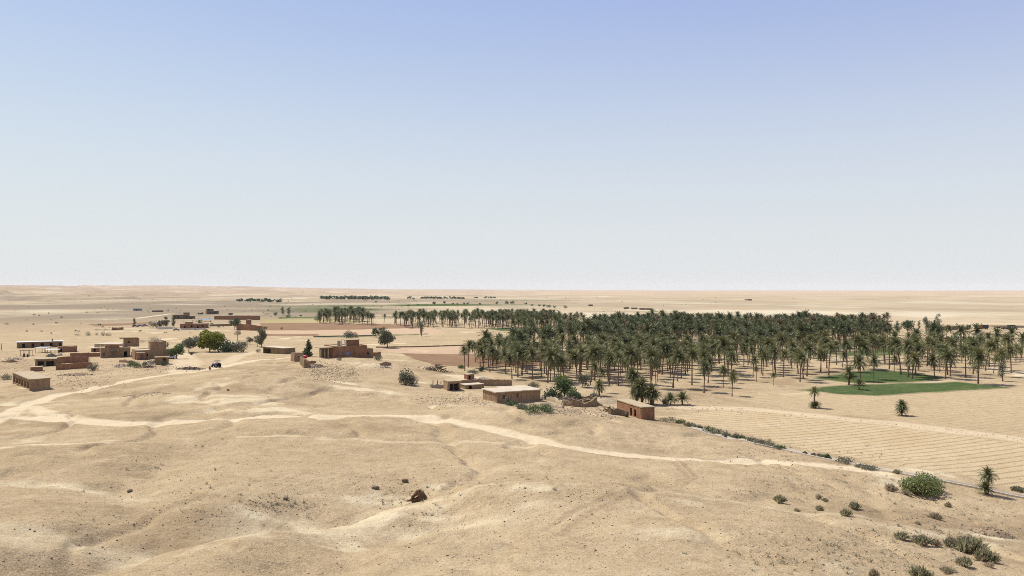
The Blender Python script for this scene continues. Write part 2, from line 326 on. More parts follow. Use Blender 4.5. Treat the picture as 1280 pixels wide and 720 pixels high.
def build_ground():
    half = R(36.5)
    th_in = np.linspace(-half, half, 980)
    g = np.cumsum(np.linspace(R(.08), R(6.2), 46)); g = g / g[-1] * (math.pi - half)
    th = np.concatenate([-(half + g[::-1])[0:], th_in, half + g])
    th = th[:-1]                                                    # the ring closes on itself
    rr = np.concatenate([np.linspace(0.4, 38, 40), np.exp(np.arange(math.log(39), math.log(320), .0042)), np.exp(np.arange(math.log(321.5), math.log(3000), .0095)), np.exp(np.linspace(math.log(3030), math.log(20500), 130))])
    TH, RR = np.meshgrid(th, rr); X = RR * np.sin(TH); Y = RR * np.cos(TH)
    nr, nc = X.shape; x = X.ravel(); y = Y.ravel()
    z = height(x, y)
    road = np.zeros(x.size); r = np.hypot(x, y)
    wob = 0.7 * fbm(x / 7, y / 7, 101, 3)
    for pts, wd, a in ROADS:
        d = seg_dist(x, y, pts); road = np.maximum(road, a * (1 - sstep(wd * .55, wd * 1.35, d + wob * min(wd, 2) * .6)))
    trk = np.zeros(x.size)
    for pts in TRACKS: trk = np.maximum(trk, 1 - sstep(.15, .55, seg_dist(x, y, pts)))
    stub = np.maximum(soft(x, y, STUBBLE, .8), 0.45 * soft(x, y, STUBBLE2, 1.5))
    pl = np.zeros(x.size); pk = np.zeros(x.size); cr = np.zeros(x.size); fa = np.zeros(x.size)
    for pg in PLOUGH: pl = np.maximum(pl, soft(x, y, pg, 1.6))
    for pg in PINK: pk = np.maximum(pk, soft(x, y, pg, 3))
    for pg, a in zip(CROP, CROPW): cr = np.maximum(cr, a * soft(x, y, pg, 4.0))
    for pg in FALLOW: fa = np.maximum(fa, soft(x, y, pg, 3))
    # bare pale clay and dark stony ground
    pale = sstep(.20, .5, fbm(x / 13, y / 11, 111, 5, .6)) * sstep(.0, .3, fbm(x / 60, y / 60, 113, 2))
    for (px, py, zz, sx, sy) in ((70, 612, 6.5, 7, 1.6), (140, 620, 6.5, 4, .8), (30, 690, 7.5, 4, 1.2), (190, 690, 7.2, 5, 2), (330, 640, 6.6, 3, 1.5), (20, 700, 7.5, 3, 1.5), (560, 660, 7, 5, 2), (862, 650, 5.5, 1.6, .8), (850, 700, 6.5, 3, 1.2), (300, 497, 3.8, 9, 1.5), (460, 462, 2, 6, 5), (1180, 700, 2.2, 6, 1.5), (1240, 690, 1.5, 4, 1.2), (980, 655, 4, 8, .8)):
        cx, cy = flat0(px, py, zz); q = ((x - cx) / sx) ** 2 + ((y - cy) / sy) ** 2
        pale = np.maximum(pale, np.where(q < 6, np.exp(-q) * (0.45 + .9 * np.maximum(0, .5 + fbm(x / 2.5, y / 1.6, 121, 4))), 0))
    dark = sstep(.1, .5, fbm(x / 24, y / 16, 131, 5, .6)) * (1 - sstep(300, 420, r))
    for (px, py, zz, sx, sy) in ((100, 480, 2, 14, 5), (430, 470, 3, 5, 8), (450, 460, 3.5, 8, 8), (50, 460, 1, 20, 12), (255, 650, 6.8, 8, 2.5), (90, 570, 5.6, 16, 8), (480, 540, 4, 10, 4), (350, 632, 6, 6, 2)):
        cx, cy = flat0(px, py, zz); q = ((x - cx) / sx) ** 2 + ((y - cy) / sy) ** 2; dark = np.maximum(dark, .85 * np.exp(-q) * (0.6 + .8 * fbm(x / 3, y / 3, 141, 3)))
    farm = sstep(420, 900, r)
    th_d = np.degrees(np.arctan2(x, np.maximum(y, 1)))
    fdark = farm * sstep(-.15, .25, fbm(x / 330, y / 420, 151, 5, .55)) * (0.3 + .7 * sstep(14, -16, th_d))
    fpale = farm * sstep(.1, .5, fbm(x / 260 + 40, y / 300, 161, 5, .6))
    grn = farm * sstep(.15, .45, fbm(x / 300 + 9, y / 260, 171, 4)) * np.exp(-((th_d + 6) / 9) ** 2) * np.exp(-((np.log(r) - 7.0) / .6) ** 2) * 1.6
    gx = (height(x + 12, y) - height(x - 12, y)) / 24; gy = (height(x, y + 12) - height(x, y - 12)) / 24; slope = np.hypot(gx, gy)
    fdark = np.maximum(fdark, farm * sstep(.035, .14, slope) * (.7 + .5 * fbm(x / 90, y / 60, 155, 3)))
    fdark = np.maximum(fdark, farm * sstep(.12, .4, fbm(x / 70, y / 130, 157, 4, .6)) * sstep(18, -8, th_d) * .75)
    fdark = np.maximum(fdark, farm * sstep(600, 1500, r) * sstep(-3, -20, th_d) * (.42 + .5 * fbm(x / 160, y / 200, 159, 4, .6)))
    off = np.clip(1 - stub - pl - cr * 1.2, 0, 1)
    pale *= off * (1 - farm); dark *= off * (1 - road)
    pale = np.maximum(pale, fpale * off); dark = np.maximum(dark, fdark * off)
    tilt = road * sstep(0.2, 1, road)
    A = np.stack([road, stub, pl, np.maximum(cr, grn * .5)], 1).astype(np.float32)
    B = np.stack([pale, dark, np.maximum(pk, sstep(1200, 5000, r) * .55), np.maximum(trk, 0)], 1).astype(np.float32)
    C = np.stack([fa, farm, grn, np.ones_like(fa)], 1).astype(np.float32)
    z = z - .05 * trk - .06 * (road > .6)
    V = np.stack([x, y, z], 1)
    # analytic-looking vertex normals shared by every piece of the sheet
    Z = z.reshape(nr, nc); gxr = np.gradient(V.reshape(nr, nc, 3), axis=0)
    Vp = np.concatenate([V.reshape(nr, nc, 3)[:, -1:], V.reshape(nr, nc, 3), V.reshape(nr, nc, 3)[:, :1]], 1)
    gth = (Vp[:, 2:] - Vp[:, :-2]) / 2
    N = np.cross(gth, gxr); N *= np.sign(N[..., 2:3]) ; N /= np.linalg.norm(N, axis=2, keepdims=True) + 1e-12; N = N.reshape(-1, 3)
    i = np.arange(nr - 1)[:, None]; j = np.arange(nc)[None, :]; j2 = (j + 1) % nc
    F = np.stack([i * nc + j, (i + 1) * nc + j, (i + 1) * nc + j2, i * nc + j2], -1).reshape(-1, 4)
    F = F[:, ::-1]
    fm = lambda a: a[F].mean(1)
    cls = np.zeros(len(F), int)
    thd = fm(th_d); rf = fm(r)
    cls[(thd < -2) & (thd > -60) & (rf > 2300)] = 5
    cls[fm(road) > .45] = 1; cls[fm(stub) > .4] = 4; cls[fm(pl) > .5] = 2; cls[fm(np.maximum(cr, 0)) > .55] = 3
    for k, (nm, lab) in enumerate([('ground', 'pale sandy desert ground with gravel and low mounds'), ('dirt_road', 'pale dusty vehicle track winding across the sandy slope'), ('ploughed_field', 'reddish brown ploughed field strips beside the palms'), ('crop_field', 'green crop plots between the palms'), ('stubble_field', 'yellow furrowed field beyond the concrete channel'), ('hills', 'low eroded desert hills on the left horizon')]):
        f = F[cls == k]; ids, inv = np.unique(f, return_inverse=True); f2 = inv.reshape(f.shape)
        me = mesh_np(nm, V[ids], f2, smooth=True)
        for an, arr in (('mask_a', A), ('mask_b', B), ('mask_c', C)):
            at_ = me.attributes.new(an, 'FLOAT_COLOR', 'POINT'); at_.data.foreach_set('color', arr[ids].ravel())
        me.normals_split_custom_set_from_vertices(N[ids])
        o = obj(nm, me, ground_mat()); tag(o, lab, kind='structure')
_gm = []
def ground_mat():
    if _gm: return _gm[0]
    m = NT('desert_ground'); p = m.pos()
    def attr(n):
        a = m.n('ShaderNodeAttribute'); a.attribute_name = n; s = m.n('ShaderNodeSeparateColor'); m.l(a.outputs['Color'], s.inputs[0]); return s.outputs[0], s.outputs[1], s.outputs[2], a.outputs['Alpha']
    road, stub, plo, crop = attr('mask_a'); pale, dark, pink, trk = attr('mask_b'); fal, far, grn, _ = attr('mask_c')
    n0 = m.noise(p, 0.011, 6, 0.6, .6); n1 = m.noise(p, 0.06, 8, 0.65, .4); n2 = m.noise(p, 0.35, 8, 0.7); n3 = m.noise(p, 1.7, 6, 0.75); n4 = m.noise(p, 7.5, 4, 0.75)
    c = m.mix(m.map(n0, .35, .65), (0.381, 0.283, 0.164), (0.450, 0.342, 0.205))
    c = m.mix(m.map(n1, .38, .66), c, (0.343, 0.250, 0.143))
    c = m.mix(m.map(n2, .5, .68, 0, .8), c, (0.289, 0.206, 0.118))
    c = m.mix(m.map(n2, .46, .28, 0, .55), c, (0.514, 0.407, 0.256))
    # gravel: dark and light grains
    gr = m.math('MULTIPLY', m.map(n3, .52, .66), m.map(n1, .35, .6, .35, 1))
    c = m.mix(m.math('MULTIPLY', gr, .6), c, (0.198, 0.138, 0.081))
    c = m.mix(m.map(n4, .53, .64, 0, .6), c, (0.554, 0.457, 0.299))
    c = m.mix(m.map(n4, .47, .36, 0, .5), c, (0.168, 0.117, 0.070))
    dn = m.math('MULTIPLY', dark, m.map(n2, .3, .6, .5, 1))
    c = m.mix(m.math('MULTIPLY', dn, .62), c, (0.233, 0.164, 0.094))
    pn = m.math('MULTIPLY', pale, m.map(n2, .3, .62, .35, 1))
    c = m.mix(m.math('MULTIPLY', pn, .85), c, (0.594, 0.498, 0.323))
    # far plain: pinker, long streaks of clay and scrub
    st = m.noise(p, 0.0035, 9, 0.62, .8); st2 = m.noise(p, 0.022, 9, 0.72, .5)
    cf = m.mix(m.map(st, .36, .64), (0.435, 0.326, 0.205), (0.526, 0.417, 0.272))
    cf = m.mix(m.map(st2, .5, .66, 0, .75), cf, (0.327, 0.249, 0.151))
    cf = m.mix(m.math('MULTIPLY', dark, .8), cf, (0.218, 0.169, 0.118)); cf = m.mix(m.math('MULTIPLY', pale, .6), cf, (0.615, 0.524, 0.373))
    c = m.mix(1.0, c, (1.05, 1.05, 1.03), 'MULTIPLY'); cf = m.mix(1.0, cf, (0.87, 0.89, 0.875), 'MULTIPLY')
    c = m.mix(far, c, cf)
    c = m.mix(m.math('MULTIPLY', pink, .65), c, (0.466, 0.321, 0.209))
    # roads
    road = m.math('MULTIPLY', m.map(road, .01, .12), m.map(m.math('ADD', road, m.math('MULTIPLY', m.math('SUBTRACT', n2, .5), .9)), .12, .8))
    c = m.mix(m.math('MULTIPLY', road, m.map(n2, .25, .6, .72, .97)), c, m.mix(m.map(n3, .35, .7), (0.558, 0.457, 0.296), (0.485, 0.381, 0.236)))
    c = m.mix(m.math('MULTIPLY', trk, .45), c, (0.267, 0.189, 0.110))
    # furrowed stubble
    wv = m.n('ShaderNodeTexWave', _wave_type='BANDS', _bands_direction='Y', _wave_profile='SIN', Scale=1.0, Distortion=0.55, Detail=3.0)
    wv.inputs['Detail Scale'].default_value = 0.6
    k = 2 * math.pi / 20 / 2.05; mp = m.n('ShaderNodeMapping'); m.l(p, mp.inputs[0]); mp.inputs['Rotation'].default_value = (0, 0, R(-27))
    m.l(m.scale(mp.outputs[0], (k * .06, k, k)), wv.inputs['Vector'])
    fur = m.map(wv.outputs['Fac'], .72, .97)
    cs = m.mix(m.map(n1, .35, .65), (0.447, 0.338, 0.189), (0.494, 0.384, 0.231))
    cs = m.mix(m.map(n2, .5, .7, 0, .5), cs, (0.384, 0.281, 0.156)); cs = m.mix(m.map(n4, .54, .66, 0, .15), cs, (0.541, 0.437, 0.286))
    cs = m.mix(m.math('MULTIPLY', fur, m.map(n2, .32, .62, .12, .62)), cs, (0.244, 0.166, 0.090))
    c = m.mix(stub, c, cs)
    cp = m.mix(m.map(n1, .35, .65), (0.185, 0.108, 0.062), (0.25, 0.155, 0.092))
    c = m.mix(m.map(m.math('ADD', plo, m.math('MULTIPLY', m.math('SUBTRACT', n1, .5), 1.2)), .3, .8, 0, .9), c, cp)
    c = m.mix(m.math('MULTIPLY', fal, .5), c, (0.327, 0.279, 0.100))
    cg = m.mix(m.map(n1, .38, .62), (0.036, 0.07, 0.022), (0.064, 0.096, 0.031))
    cg = m.mix(m.map(n2, .5, .7, 0, .6), cg, (0.11, 0.125, 0.048))
    crop = m.math('MULTIPLY', m.map(crop, .02, .2), m.map(m.math('ADD', crop, m.math('MULTIPLY', m.math('SUBTRACT', n1, .5), 1.4)), .0, .6))
    c = m.mix(m.math('MULTIPLY', crop, m.map(n2, .3, .55, .8, 1)), c, cg)
    m.col(c); m.b.inputs['Roughness'].default_value = 1.0; m.b.inputs['Specular IOR Level'].default_value = 0.0
    # relief: pebbles, ripples and clods
    h = m.math('ADD', m.math('MULTIPLY', n2, .5), m.math('ADD', m.math('MULTIPLY', n3, .2), m.math('MULTIPLY', n4, .05)))
    h = m.math('SUBTRACT', h, m.math('MULTIPLY', m.math('MULTIPLY', fur, stub), .12))
    h = m.math('MULTIPLY', h, m.math('SUBTRACT', 1.0, m.math('MULTIPLY', road, .75)))
    h = m.math('MULTIPLY', h, m.math('SUBTRACT', 1.0, far))
    m.bump(h, 0.9, 1.0)
    _gm.append(m.m); return m.m
build_ground()
hb = bmesh.new(); bmesh.ops.create_cube(hb, size=1.0)
for v in hb.verts: v.co = (v.co.x * 43000, v.co.y * 43000, -14 + (v.co.z + .5) * 154)
hm = bpy.data.materials.new('haze'); hm.use_nodes = True; ht = hm.node_tree
ht.nodes.remove(ht.nodes['Principled BSDF']); pv = ht.nodes.new('ShaderNodeVolumePrincipled')
pv.inputs['Color'].default_value = (0.87, 0.88, 0.90, 1); pv.inputs['Density'].default_value = 2.6e-5; pv.inputs['Anisotropy'].default_value = 0.0
ht.links.new(pv.outputs[0], ht.nodes['Material Output'].inputs['Volume'])
tag(obj('haze', hb, hm), 'thin dusty desert haze over the far plain', kind='stuff')

# ------------------------------------------------------------------ shape builders
rng = random.Random(5)
def box(b, x0, x1, y0, y1, z0, z1, mi=0):
    vs = [b.verts.new((x, y, z)) for z in (z0, z1) for y in (y0, y1) for x in (x0, x1)]
    for f in ((0, 2, 3, 1), (4, 5, 7, 6), (0, 1, 5, 4), (2, 6, 7, 3), (0, 4, 6, 2), (1, 3, 7, 5)):
        b.faces.new([vs[i] for i in f]).material_index = mi
def tube(b, pts, rad, n=6, cap=True, mi=0, smooth=True):
    rings = []
    for i, p in enumerate(pts):
        p = Vector(p); a = Vector(pts[max(i - 1, 0)]); c = Vector(pts[min(i + 1, len(pts) - 1)]); t = (c - a).normalized()
        u = t.orthogonal().normalized() if abs(t.z) < .95 else Vector((1, 0, 0)) - t * t.x; u.normalize(); v = t.cross(u)
        rings.append([b.verts.new(p + (u * math.cos(k * 2 * math.pi / n) + v * math.sin(k * 2 * math.pi / n)) * rad[i]) for k in range(n)])
    for r0, r1 in zip(rings[:-1], rings[1:]):
        for k in range(n):
            f = b.faces.new((r0[k], r0[(k + 1) % n], r1[(k + 1) % n], r1[k])); f.smooth = smooth; f.material_index = mi
    if cap:
        for r in (rings[0][::-1], rings[-1]): b.faces.new(r).material_index = mi
def jitter(b, amp, sc=1.3, seed=0, zlock=None):
    vs = b.verts[:]; c = np.array([v.co[:] for v in vs]); x, y, z = (c * sc).T
    J = np.stack([vnoise(x + z * .7 + s * 13.1, y - z * .6 + s * 7.7, seed + s) for s in range(3)], 1) * amp; J[:, 2] *= 1.2
    if zlock is not None: J[c[:, 2] <= zlock, 2] = 0
    for v, q in zip(vs, c + J): v.co = q
def panel(b, o, dx, dn, wd, h, t, holes=(), step=1.6, top=None, mi=0):
    """a wall standing on o, running along dx, its thickness t towards dn, with real openings"""
    o = Vector(o); dx = Vector(dx); dn = Vector(dn); up = Vector((0, 0, 1))
    def cuts(L, ex):
        c = {0.0, round(L, 4)} | {round(e, 4) for e in ex if 0 < e < L}
        c = sorted(c); out = [c[0]]
        for a in c[1:]:
            k = max(1, int((a - out[-1]) / step + .5)); s = out[-1]; out += [s + (a - s) * i / k for i in range(1, k + 1)]
        return out
    xs = cuts(wd, [e for q in holes for e in q[:2]]); zs = cuts(h, [e for q in holes for e in q[2:4]])
    hole = lambda i, j: any(q[0] < (xs[i] + xs[i + 1]) / 2 < q[1] and q[2] < (zs[j] + zs[j + 1]) / 2 < q[3] for q in holes)
    cache = {}
    def V(i, j, k):
        if (i, j, k) not in cache: cache[i, j, k] = b.verts.new(o + dx * xs[i] + up * zs[j] + dn * (t * k))
        return cache[i, j, k]
    def face(*q): b.faces.new(q).material_index = mi
    nx, nz = len(xs) - 1, len(zs) - 1
    solid = lambda i, j: 0 <= i < nx and 0 <= j < nz and not hole(i, j)
    for i in range(nx):
        for j in range(nz):
            if not solid(i, j): continue
            face(V(i, j, 0), V(i + 1, j, 0), V(i + 1, j + 1, 0), V(i, j + 1, 0)); face(V(i, j, 1), V(i, j + 1, 1), V(i + 1, j + 1, 1), V(i + 1, j, 1))
            if not solid(i - 1, j): face(V(i, j, 0), V(i, j + 1, 0), V(i, j + 1, 1), V(i, j, 1))
            if not solid(i + 1, j): face(V(i + 1, j, 0), V(i + 1, j, 1), V(i + 1, j + 1, 1), V(i + 1, j + 1, 0))
            if not solid(i, j - 1): face(V(i, j, 0), V(i, j, 1), V(i + 1, j, 1), V(i + 1, j, 0))
            if not solid(i, j + 1): face(V(i, j + 1, 0), V(i + 1, j + 1, 0), V(i + 1, j + 1, 1), V(i, j + 1, 1))
def shell(name, parent, x0, x1, y0, y1, z0, z1, mat, holes=None, t=.35, rough=.085, seed=0, sides='flrb', step=1.6):
    """four walls with openings given per side as (from, to, bottom, top)"""
    holes = holes or {}; b = bmesh.new(); hh = z1 - z0; wd = x1 - x0; dp = y1 - y0
    H = lambda s: [(a, c, d - z0, e - z0) for (a, c, d, e) in holes.get(s, [])]
    if 'f' in sides: panel(b, (x0, y0, z0), (1, 0, 0), (0, 1, 0), wd, hh, t, H('f'), step)
    if 'b' in sides: panel(b, (x0, y1 - t, z0), (1, 0, 0), (0, 1, 0), wd, hh, t, H('b'), step)
    if 'l' in sides: panel(b, (x0, y1 - t, z0), (0, -1, 0), (1, 0, 0), dp - 2 * t, hh, t, H('l'), step)
    if 'r' in sides: panel(b, (x1, y0 + t, z0), (0, 1, 0), (-1, 0, 0), dp - 2 * t, hh, t, H('r'), step)
    bmesh.ops.recalc_face_normals(b, faces=b.faces); jitter(b, rough, 1.1, seed)
    return obj(name, b, mat, parent)
def slab(name, parent, x0, x1, y0, y1, z0, z1, mat, rough=.03, n=6, seed=3):
    b = bmesh.new()
    for i in range(n):
        pass
    bmesh.ops.create_grid(b, x_segments=n, y_segments=n, size=.5)
    for v in b.verts: v.co = (x0 + (v.co.x + .5) * (x1 - x0), y0 + (v.co.y + .5) * (y1 - y0), z1)
    ex = bmesh.ops.extrude_face_region(b, geom=b.faces[:])
    for v in [g for g in ex['geom'] if isinstance(g, bmesh.types.BMVert)]: v.co.z = z0
    bmesh.ops.recalc_face_normals(b, faces=b.faces); jitter(b, rough, .8, seed)
    return obj(name, b, mat, parent)
def part_box(name, parent, x0, x1, y0, y1, z0, z1, mat):
    b = bmesh.new(); box(b, x0, x1, y0, y1, z0, z1); bmesh.ops.recalc_face_normals(b, faces=b.faces); return obj(name, b, mat, parent)
def window(parent, x0, x1, y, z0, z1, mat='door', glass='glass'):
    b = bmesh.new(); t = .07
    box(b, x0, x0 + t, y, y + .08, z0, z1); box(b, x1 - t, x1, y, y + .08, z0, z1); box(b, x0 + t, x1 - t, y, y + .08, z0, z0 + t); box(b, x0 + t, x1 - t, y, y + .08, z1 - t, z1)
    xm = (x0 + x1) / 2; box(b, xm - .025, xm + .025, y + .01, y + .07, z0 + t, z1 - t)
    bmesh.ops.recalc_face_normals(b, faces=b.faces); f = obj('window', b, mat, parent)
    part_box('pane', f, x0 + t, x1 - t, y + .03, y + .045, z0 + t, z1 - t, glass)
def door(parent, x0, x1, y, z0, z1, mat='door'):
    b = bmesh.new(); box(b, x0 + .02, x1 - .02, y, y + .06, z0, z1 - .02)
    for k in range(3): q = z0 + .2 + k * (z1 - z0 - .3) / 2.6; box(b, x0 + .02, x1 - .02, y - .03, y - .002, q, q + .1)
    bmesh.ops.recalc_face_normals(b, faces=b.faces); d = obj('door', b, mat, parent)
    part_box('handle', d, x1 - .2, x1 - .14, y - .07, y - .005, z0 + .95, z0 + 1.08, 'black')
class Bld:
    """a building placed by the two lower corners of its near face as seen in the photograph"""
    def __init__(s, name, label, cat, A, B, depth, h, group=None, zoff=0, turn=None):
        a = P(*A)
        if turn is None: c = P(*B)
        else:                                              # turned by an angle, its width up to a picture column
            u, (cx, sx) = (B - 640) / FPX, (math.cos(R(turn)), math.sin(R(turn))); wd = (u * a.y - a.x) / (cx - u * sx); c = a + Vector((cx * wd, sx * wd, 0)); c.z = gz(c.x, c.y)
        d = (c - a).xy; s.w = d.length; s.d = depth; s.h = h
        ang = math.atan2(d.y, d.x); s.o = tag(empty(name, (a.x, a.y, (a.z + c.z) / 2 + zoff), ang), label, cat, group)
        s.f = -1.2; s.k = s.o.location.y / FPX             # metres per picture pixel at this place
        s.name = name; s.seed = rng.randrange(1000)
    def walls(s, mat, holes=None, x0=0, x1=None, y0=0, y1=None, z0=None, z1=None, **kw):
        return shell('wall', s.o, x0, s.w if x1 is None else x1, y0, s.d if y1 is None else y1, s.f if z0 is None else z0, s.h if z1 is None else z1, mat, holes, seed=s.seed, **kw)
    def roof(s, mat, x0=0, x1=None, y0=0, y1=None, z=None, th=.22, over=0.0, inset=.2, **kw):
        x1 = s.w if x1 is None else x1; y1 = s.d if y1 is None else y1; z = s.h if z is None else z
        e = over if over else -inset
        return slab('roof', s.o, x0 - e, x1 + e, y0 - e, y1 + e, z - (0 if over else .42), z + th - (0 if over else .42), mat, seed=s.seed + 5, **kw)
def wall_line(name, label, pts, h, t, mat, cat='wall', group=None, rough=.10, seed=1, world=False):
    """a freestanding mud wall along ground points, its height given for each point"""
    Q = [Vector(p) if world else P(*p) for p in pts]; h = h if isinstance(h, (list, tuple)) else [h] * len(Q)
    o = Q[0].copy(); b = bmesh.new(); pts2 = []
    for i in range(len(Q) - 1):
        L = (Q[i + 1] - Q[i]).length; n = max(1, int(L / .9))
        for k in range(n + (i == len(Q) - 2)): f = k / n; pts2.append((Q[i].lerp(Q[i + 1], f), h[i] + (h[i + 1] - h[i]) * f))
    rings = []
    for i, (p, hh) in enumerate(pts2):
        a = pts2[max(i - 1, 0)][0]; c = pts2[min(i + 1, len(pts2) - 1)][0]; d = (c - a).xy.normalized(); n = Vector((-d.y, d.x, 0))
        g = gz(p.x, p.y) - o.z; q = p - o; hv = hh * (1 + rough * 1.2 * (rng.random() - .5))
        rings.append([b.verts.new(Vector((q.x, q.y, 0)) + n * s * t / 2 + Vector((0, 0, zz))) for s, zz in ((-1, g - .4), (-1, g + hv * .5), (-.75, g + hv), (.75, g + hv), (1, g + hv * .5), (1, g - .4))])
    for r0, r1 in zip(rings[:-1], rings[1:]):
        for k in range(6): b.faces.new((r0[k], r1[k], r1[(k + 1) % 6], r0[(k + 1) % 6]))
    b.faces.new(rings[0]); b.faces.new(rings[-1][::-1]); bmesh.ops.recalc_face_normals(b, faces=b.faces); jitter(b, .05, 1.0, seed)
    return tag(obj(name, b, mat, None, o), label, cat, group)
_st = []
def stone_protos():
    if not _st:
        for s in range(6):
            b = bmesh.new(); bmesh.ops.create_icosphere(b, subdivisions=1, radius=.5)
            for v in b.verts: v.co = v.co * (1 + .35 * (rng.random() - .5)); v.co.z *= .7
            b.verts.ensure_lookup_table(); _st.append((np.array([v.co[:] for v in b.verts]), np.array([[v.index for v in f.verts] for f in b.faces]))); b.free()
    return _st
def stones_mesh(name, xs, ys, sizes, zoff=None, flat=.7, origin=None):
    pr = stone_protos(); Vs, Fs = [], []; n = 0; zs = height(np.array(xs), np.array(ys))
    for i, (x, y, s) in enumerate(zip(xs, ys, sizes)):
        V, F = pr[i % 6]; a = rng.random() * 6.28; c, q = math.cos(a), math.sin(a); k = s * np.array([1, .75 + .4 * rng.random(), flat]); W = V * k
        W = np.stack([W[:, 0] * c - W[:, 1] * q + x, W[:, 0] * q + W[:, 1] * c + y, W[:, 2] + zs[i] + s * .12 + (zoff[i] if zoff is not None else 0)], 1)
        Vs.append(W); Fs.append(F + n); n += len(V)
    V = np.concatenate(Vs)
    if origin is not None: V = V - np.array(origin[:])
    return mesh_np(name, V, np.concatenate(Fs))
def heap(name, label, px, py, rx, ry, hgt, mat, n=120, smin=.15, smax=.5, cat='heap', kind=None, core=True):
    """a heap of stones or clods: a mound with loose lumps over it"""
    o = P(px, py); xs, ys, ss, zo = [], [], [], []
    for i in range(n):
        a = rng.random() * 6.28; r = math.sqrt(rng.random()) * 1.05; x = o.x + rx * r * math.cos(a); y = o.y + ry * r * math.sin(a)
        xs.append(x); ys.append(y); ss.append(smin + (smax - smin) * rng.random() ** 2); zo.append(hgt * max(0, 1 - r * r) * .95)
    me = stones_mesh(name, xs, ys, ss, zo, .75, o)
    if core:
        b = bmesh.new(); b.from_mesh(me); nn, mm = 7, 18; rings = []
        for i in range(nn):
            r = 1.1 * i / (nn - 1); ring = []
            for k in range(mm):
                a = k * 2 * math.pi / mm; x, y = rx * r * math.cos(a), ry * r * math.sin(a)
                z = gz(o.x + x, o.y + y) - o.z + hgt * max(-.12, 1 - r * r) * (.85 + .3 * rng.random())
                ring.append(b.verts.new((x, y, z)))
            rings.append(ring)
        for r0, r1 in zip(rings[:-1], rings[1:]):
            for k in range(mm):
                try: b.faces.new((r0[k], r1[k], r1[(k + 1) % mm], r0[(k + 1) % mm]))
                except ValueError: pass
        bmesh.ops.recalc_face_normals(b, faces=b.faces); b.to_mesh(me); b.free()
    ob = obj(name, me, mat, None, o); return tag(ob, label, cat, kind=kind) if kind is None else tag(ob, label, None, kind=kind)

# ------------------------------------------------------------------ plants
def leaf_cloud(n, ells, size, g, flatten=1.0):
    """n small leaf sprays spread through a set of ellipsoids (cx, cy, cz, rx, ry, rz), denser towards their outside"""
    ells = np.array(ells); wgt = (ells[:, 3] * ells[:, 4] * ells[:, 5]) ** .67; k = g.choice(len(ells), n, p=wgt / wgt.sum())
    d = g.normal(size=(n, 3)); d /= np.linalg.norm(d, axis=1, keepdims=True); r = g.random(n) ** .45
    c = ells[k, :3] + d * r[:, None] * ells[k, 3:]
    a = d * .6 + g.normal(size=(n, 3)); a /= np.linalg.norm(a, axis=1, keepdims=True); t = np.cross(a, g.normal(size=(n, 3))); t /= np.linalg.norm(t, axis=1, keepdims=True)
    s = size * (.6 + .8 * g.random(n))[:, None]
    V = np.stack([c - a * s * .9, c + t * s * .42, c + a * s * .9, c - t * s * .42], 1).reshape(-1, 3)
    return V, np.arange(4 * n).reshape(-1, 4)
def crown_ells(w_, h_, z0, kind, g):
    E = []; n = {'round': 11, 'cone': 10, 'tall': 9, 'wide': 9, 'bush': 7}[kind]
    for i in range(n):
        f = (i + .5) / n
        if kind == 'cone': rad = w_ * .5 * (1 - f) ** .8 * .75 + w_ * .06; z = z0 + h_ * f * .95; off = rad * .35
        elif kind == 'tall': rad = w_ * .5 * (.55 + .45 * math.sin(math.pi * min(1, f * .9 + .12))) * .72; z = z0 + h_ * (.1 + .8 * f); off = w_ * .17
        elif kind == 'bush': rad = w_ * .27; z = z0 + h_ * (.22 + .25 * g.random()); off = w_ * .29
        else: rad = w_ * .27; z = z0 + h_ * (.2 + .6 * g.random()); off = w_ * .3 * math.sqrt(max(.1, 1 - (2 * (z - z0) / h_ - 1) ** 2))
        a = g.random() * 6.28 if kind != 'bush' else i * 6.28 / n + g.random(); q = .7 + .6 * g.random()
        E.append((off * math.cos(a) * (1.1 if kind != 'cone' else 1), off * math.sin(a), z, rad * q, rad * q, (rad * .8 if kind not in ('bush',) else h_ * .36) * q))
    if kind in ('round', 'wide'): E.append((0, 0, z0 + h_ * .5, w_ * .32, w_ * .32, h_ * .36))
    if kind == 'bush': E.append((0, 0, z0 + h_ * .5, w_ * .26, w_ * .26, h_ * .46))
    return E
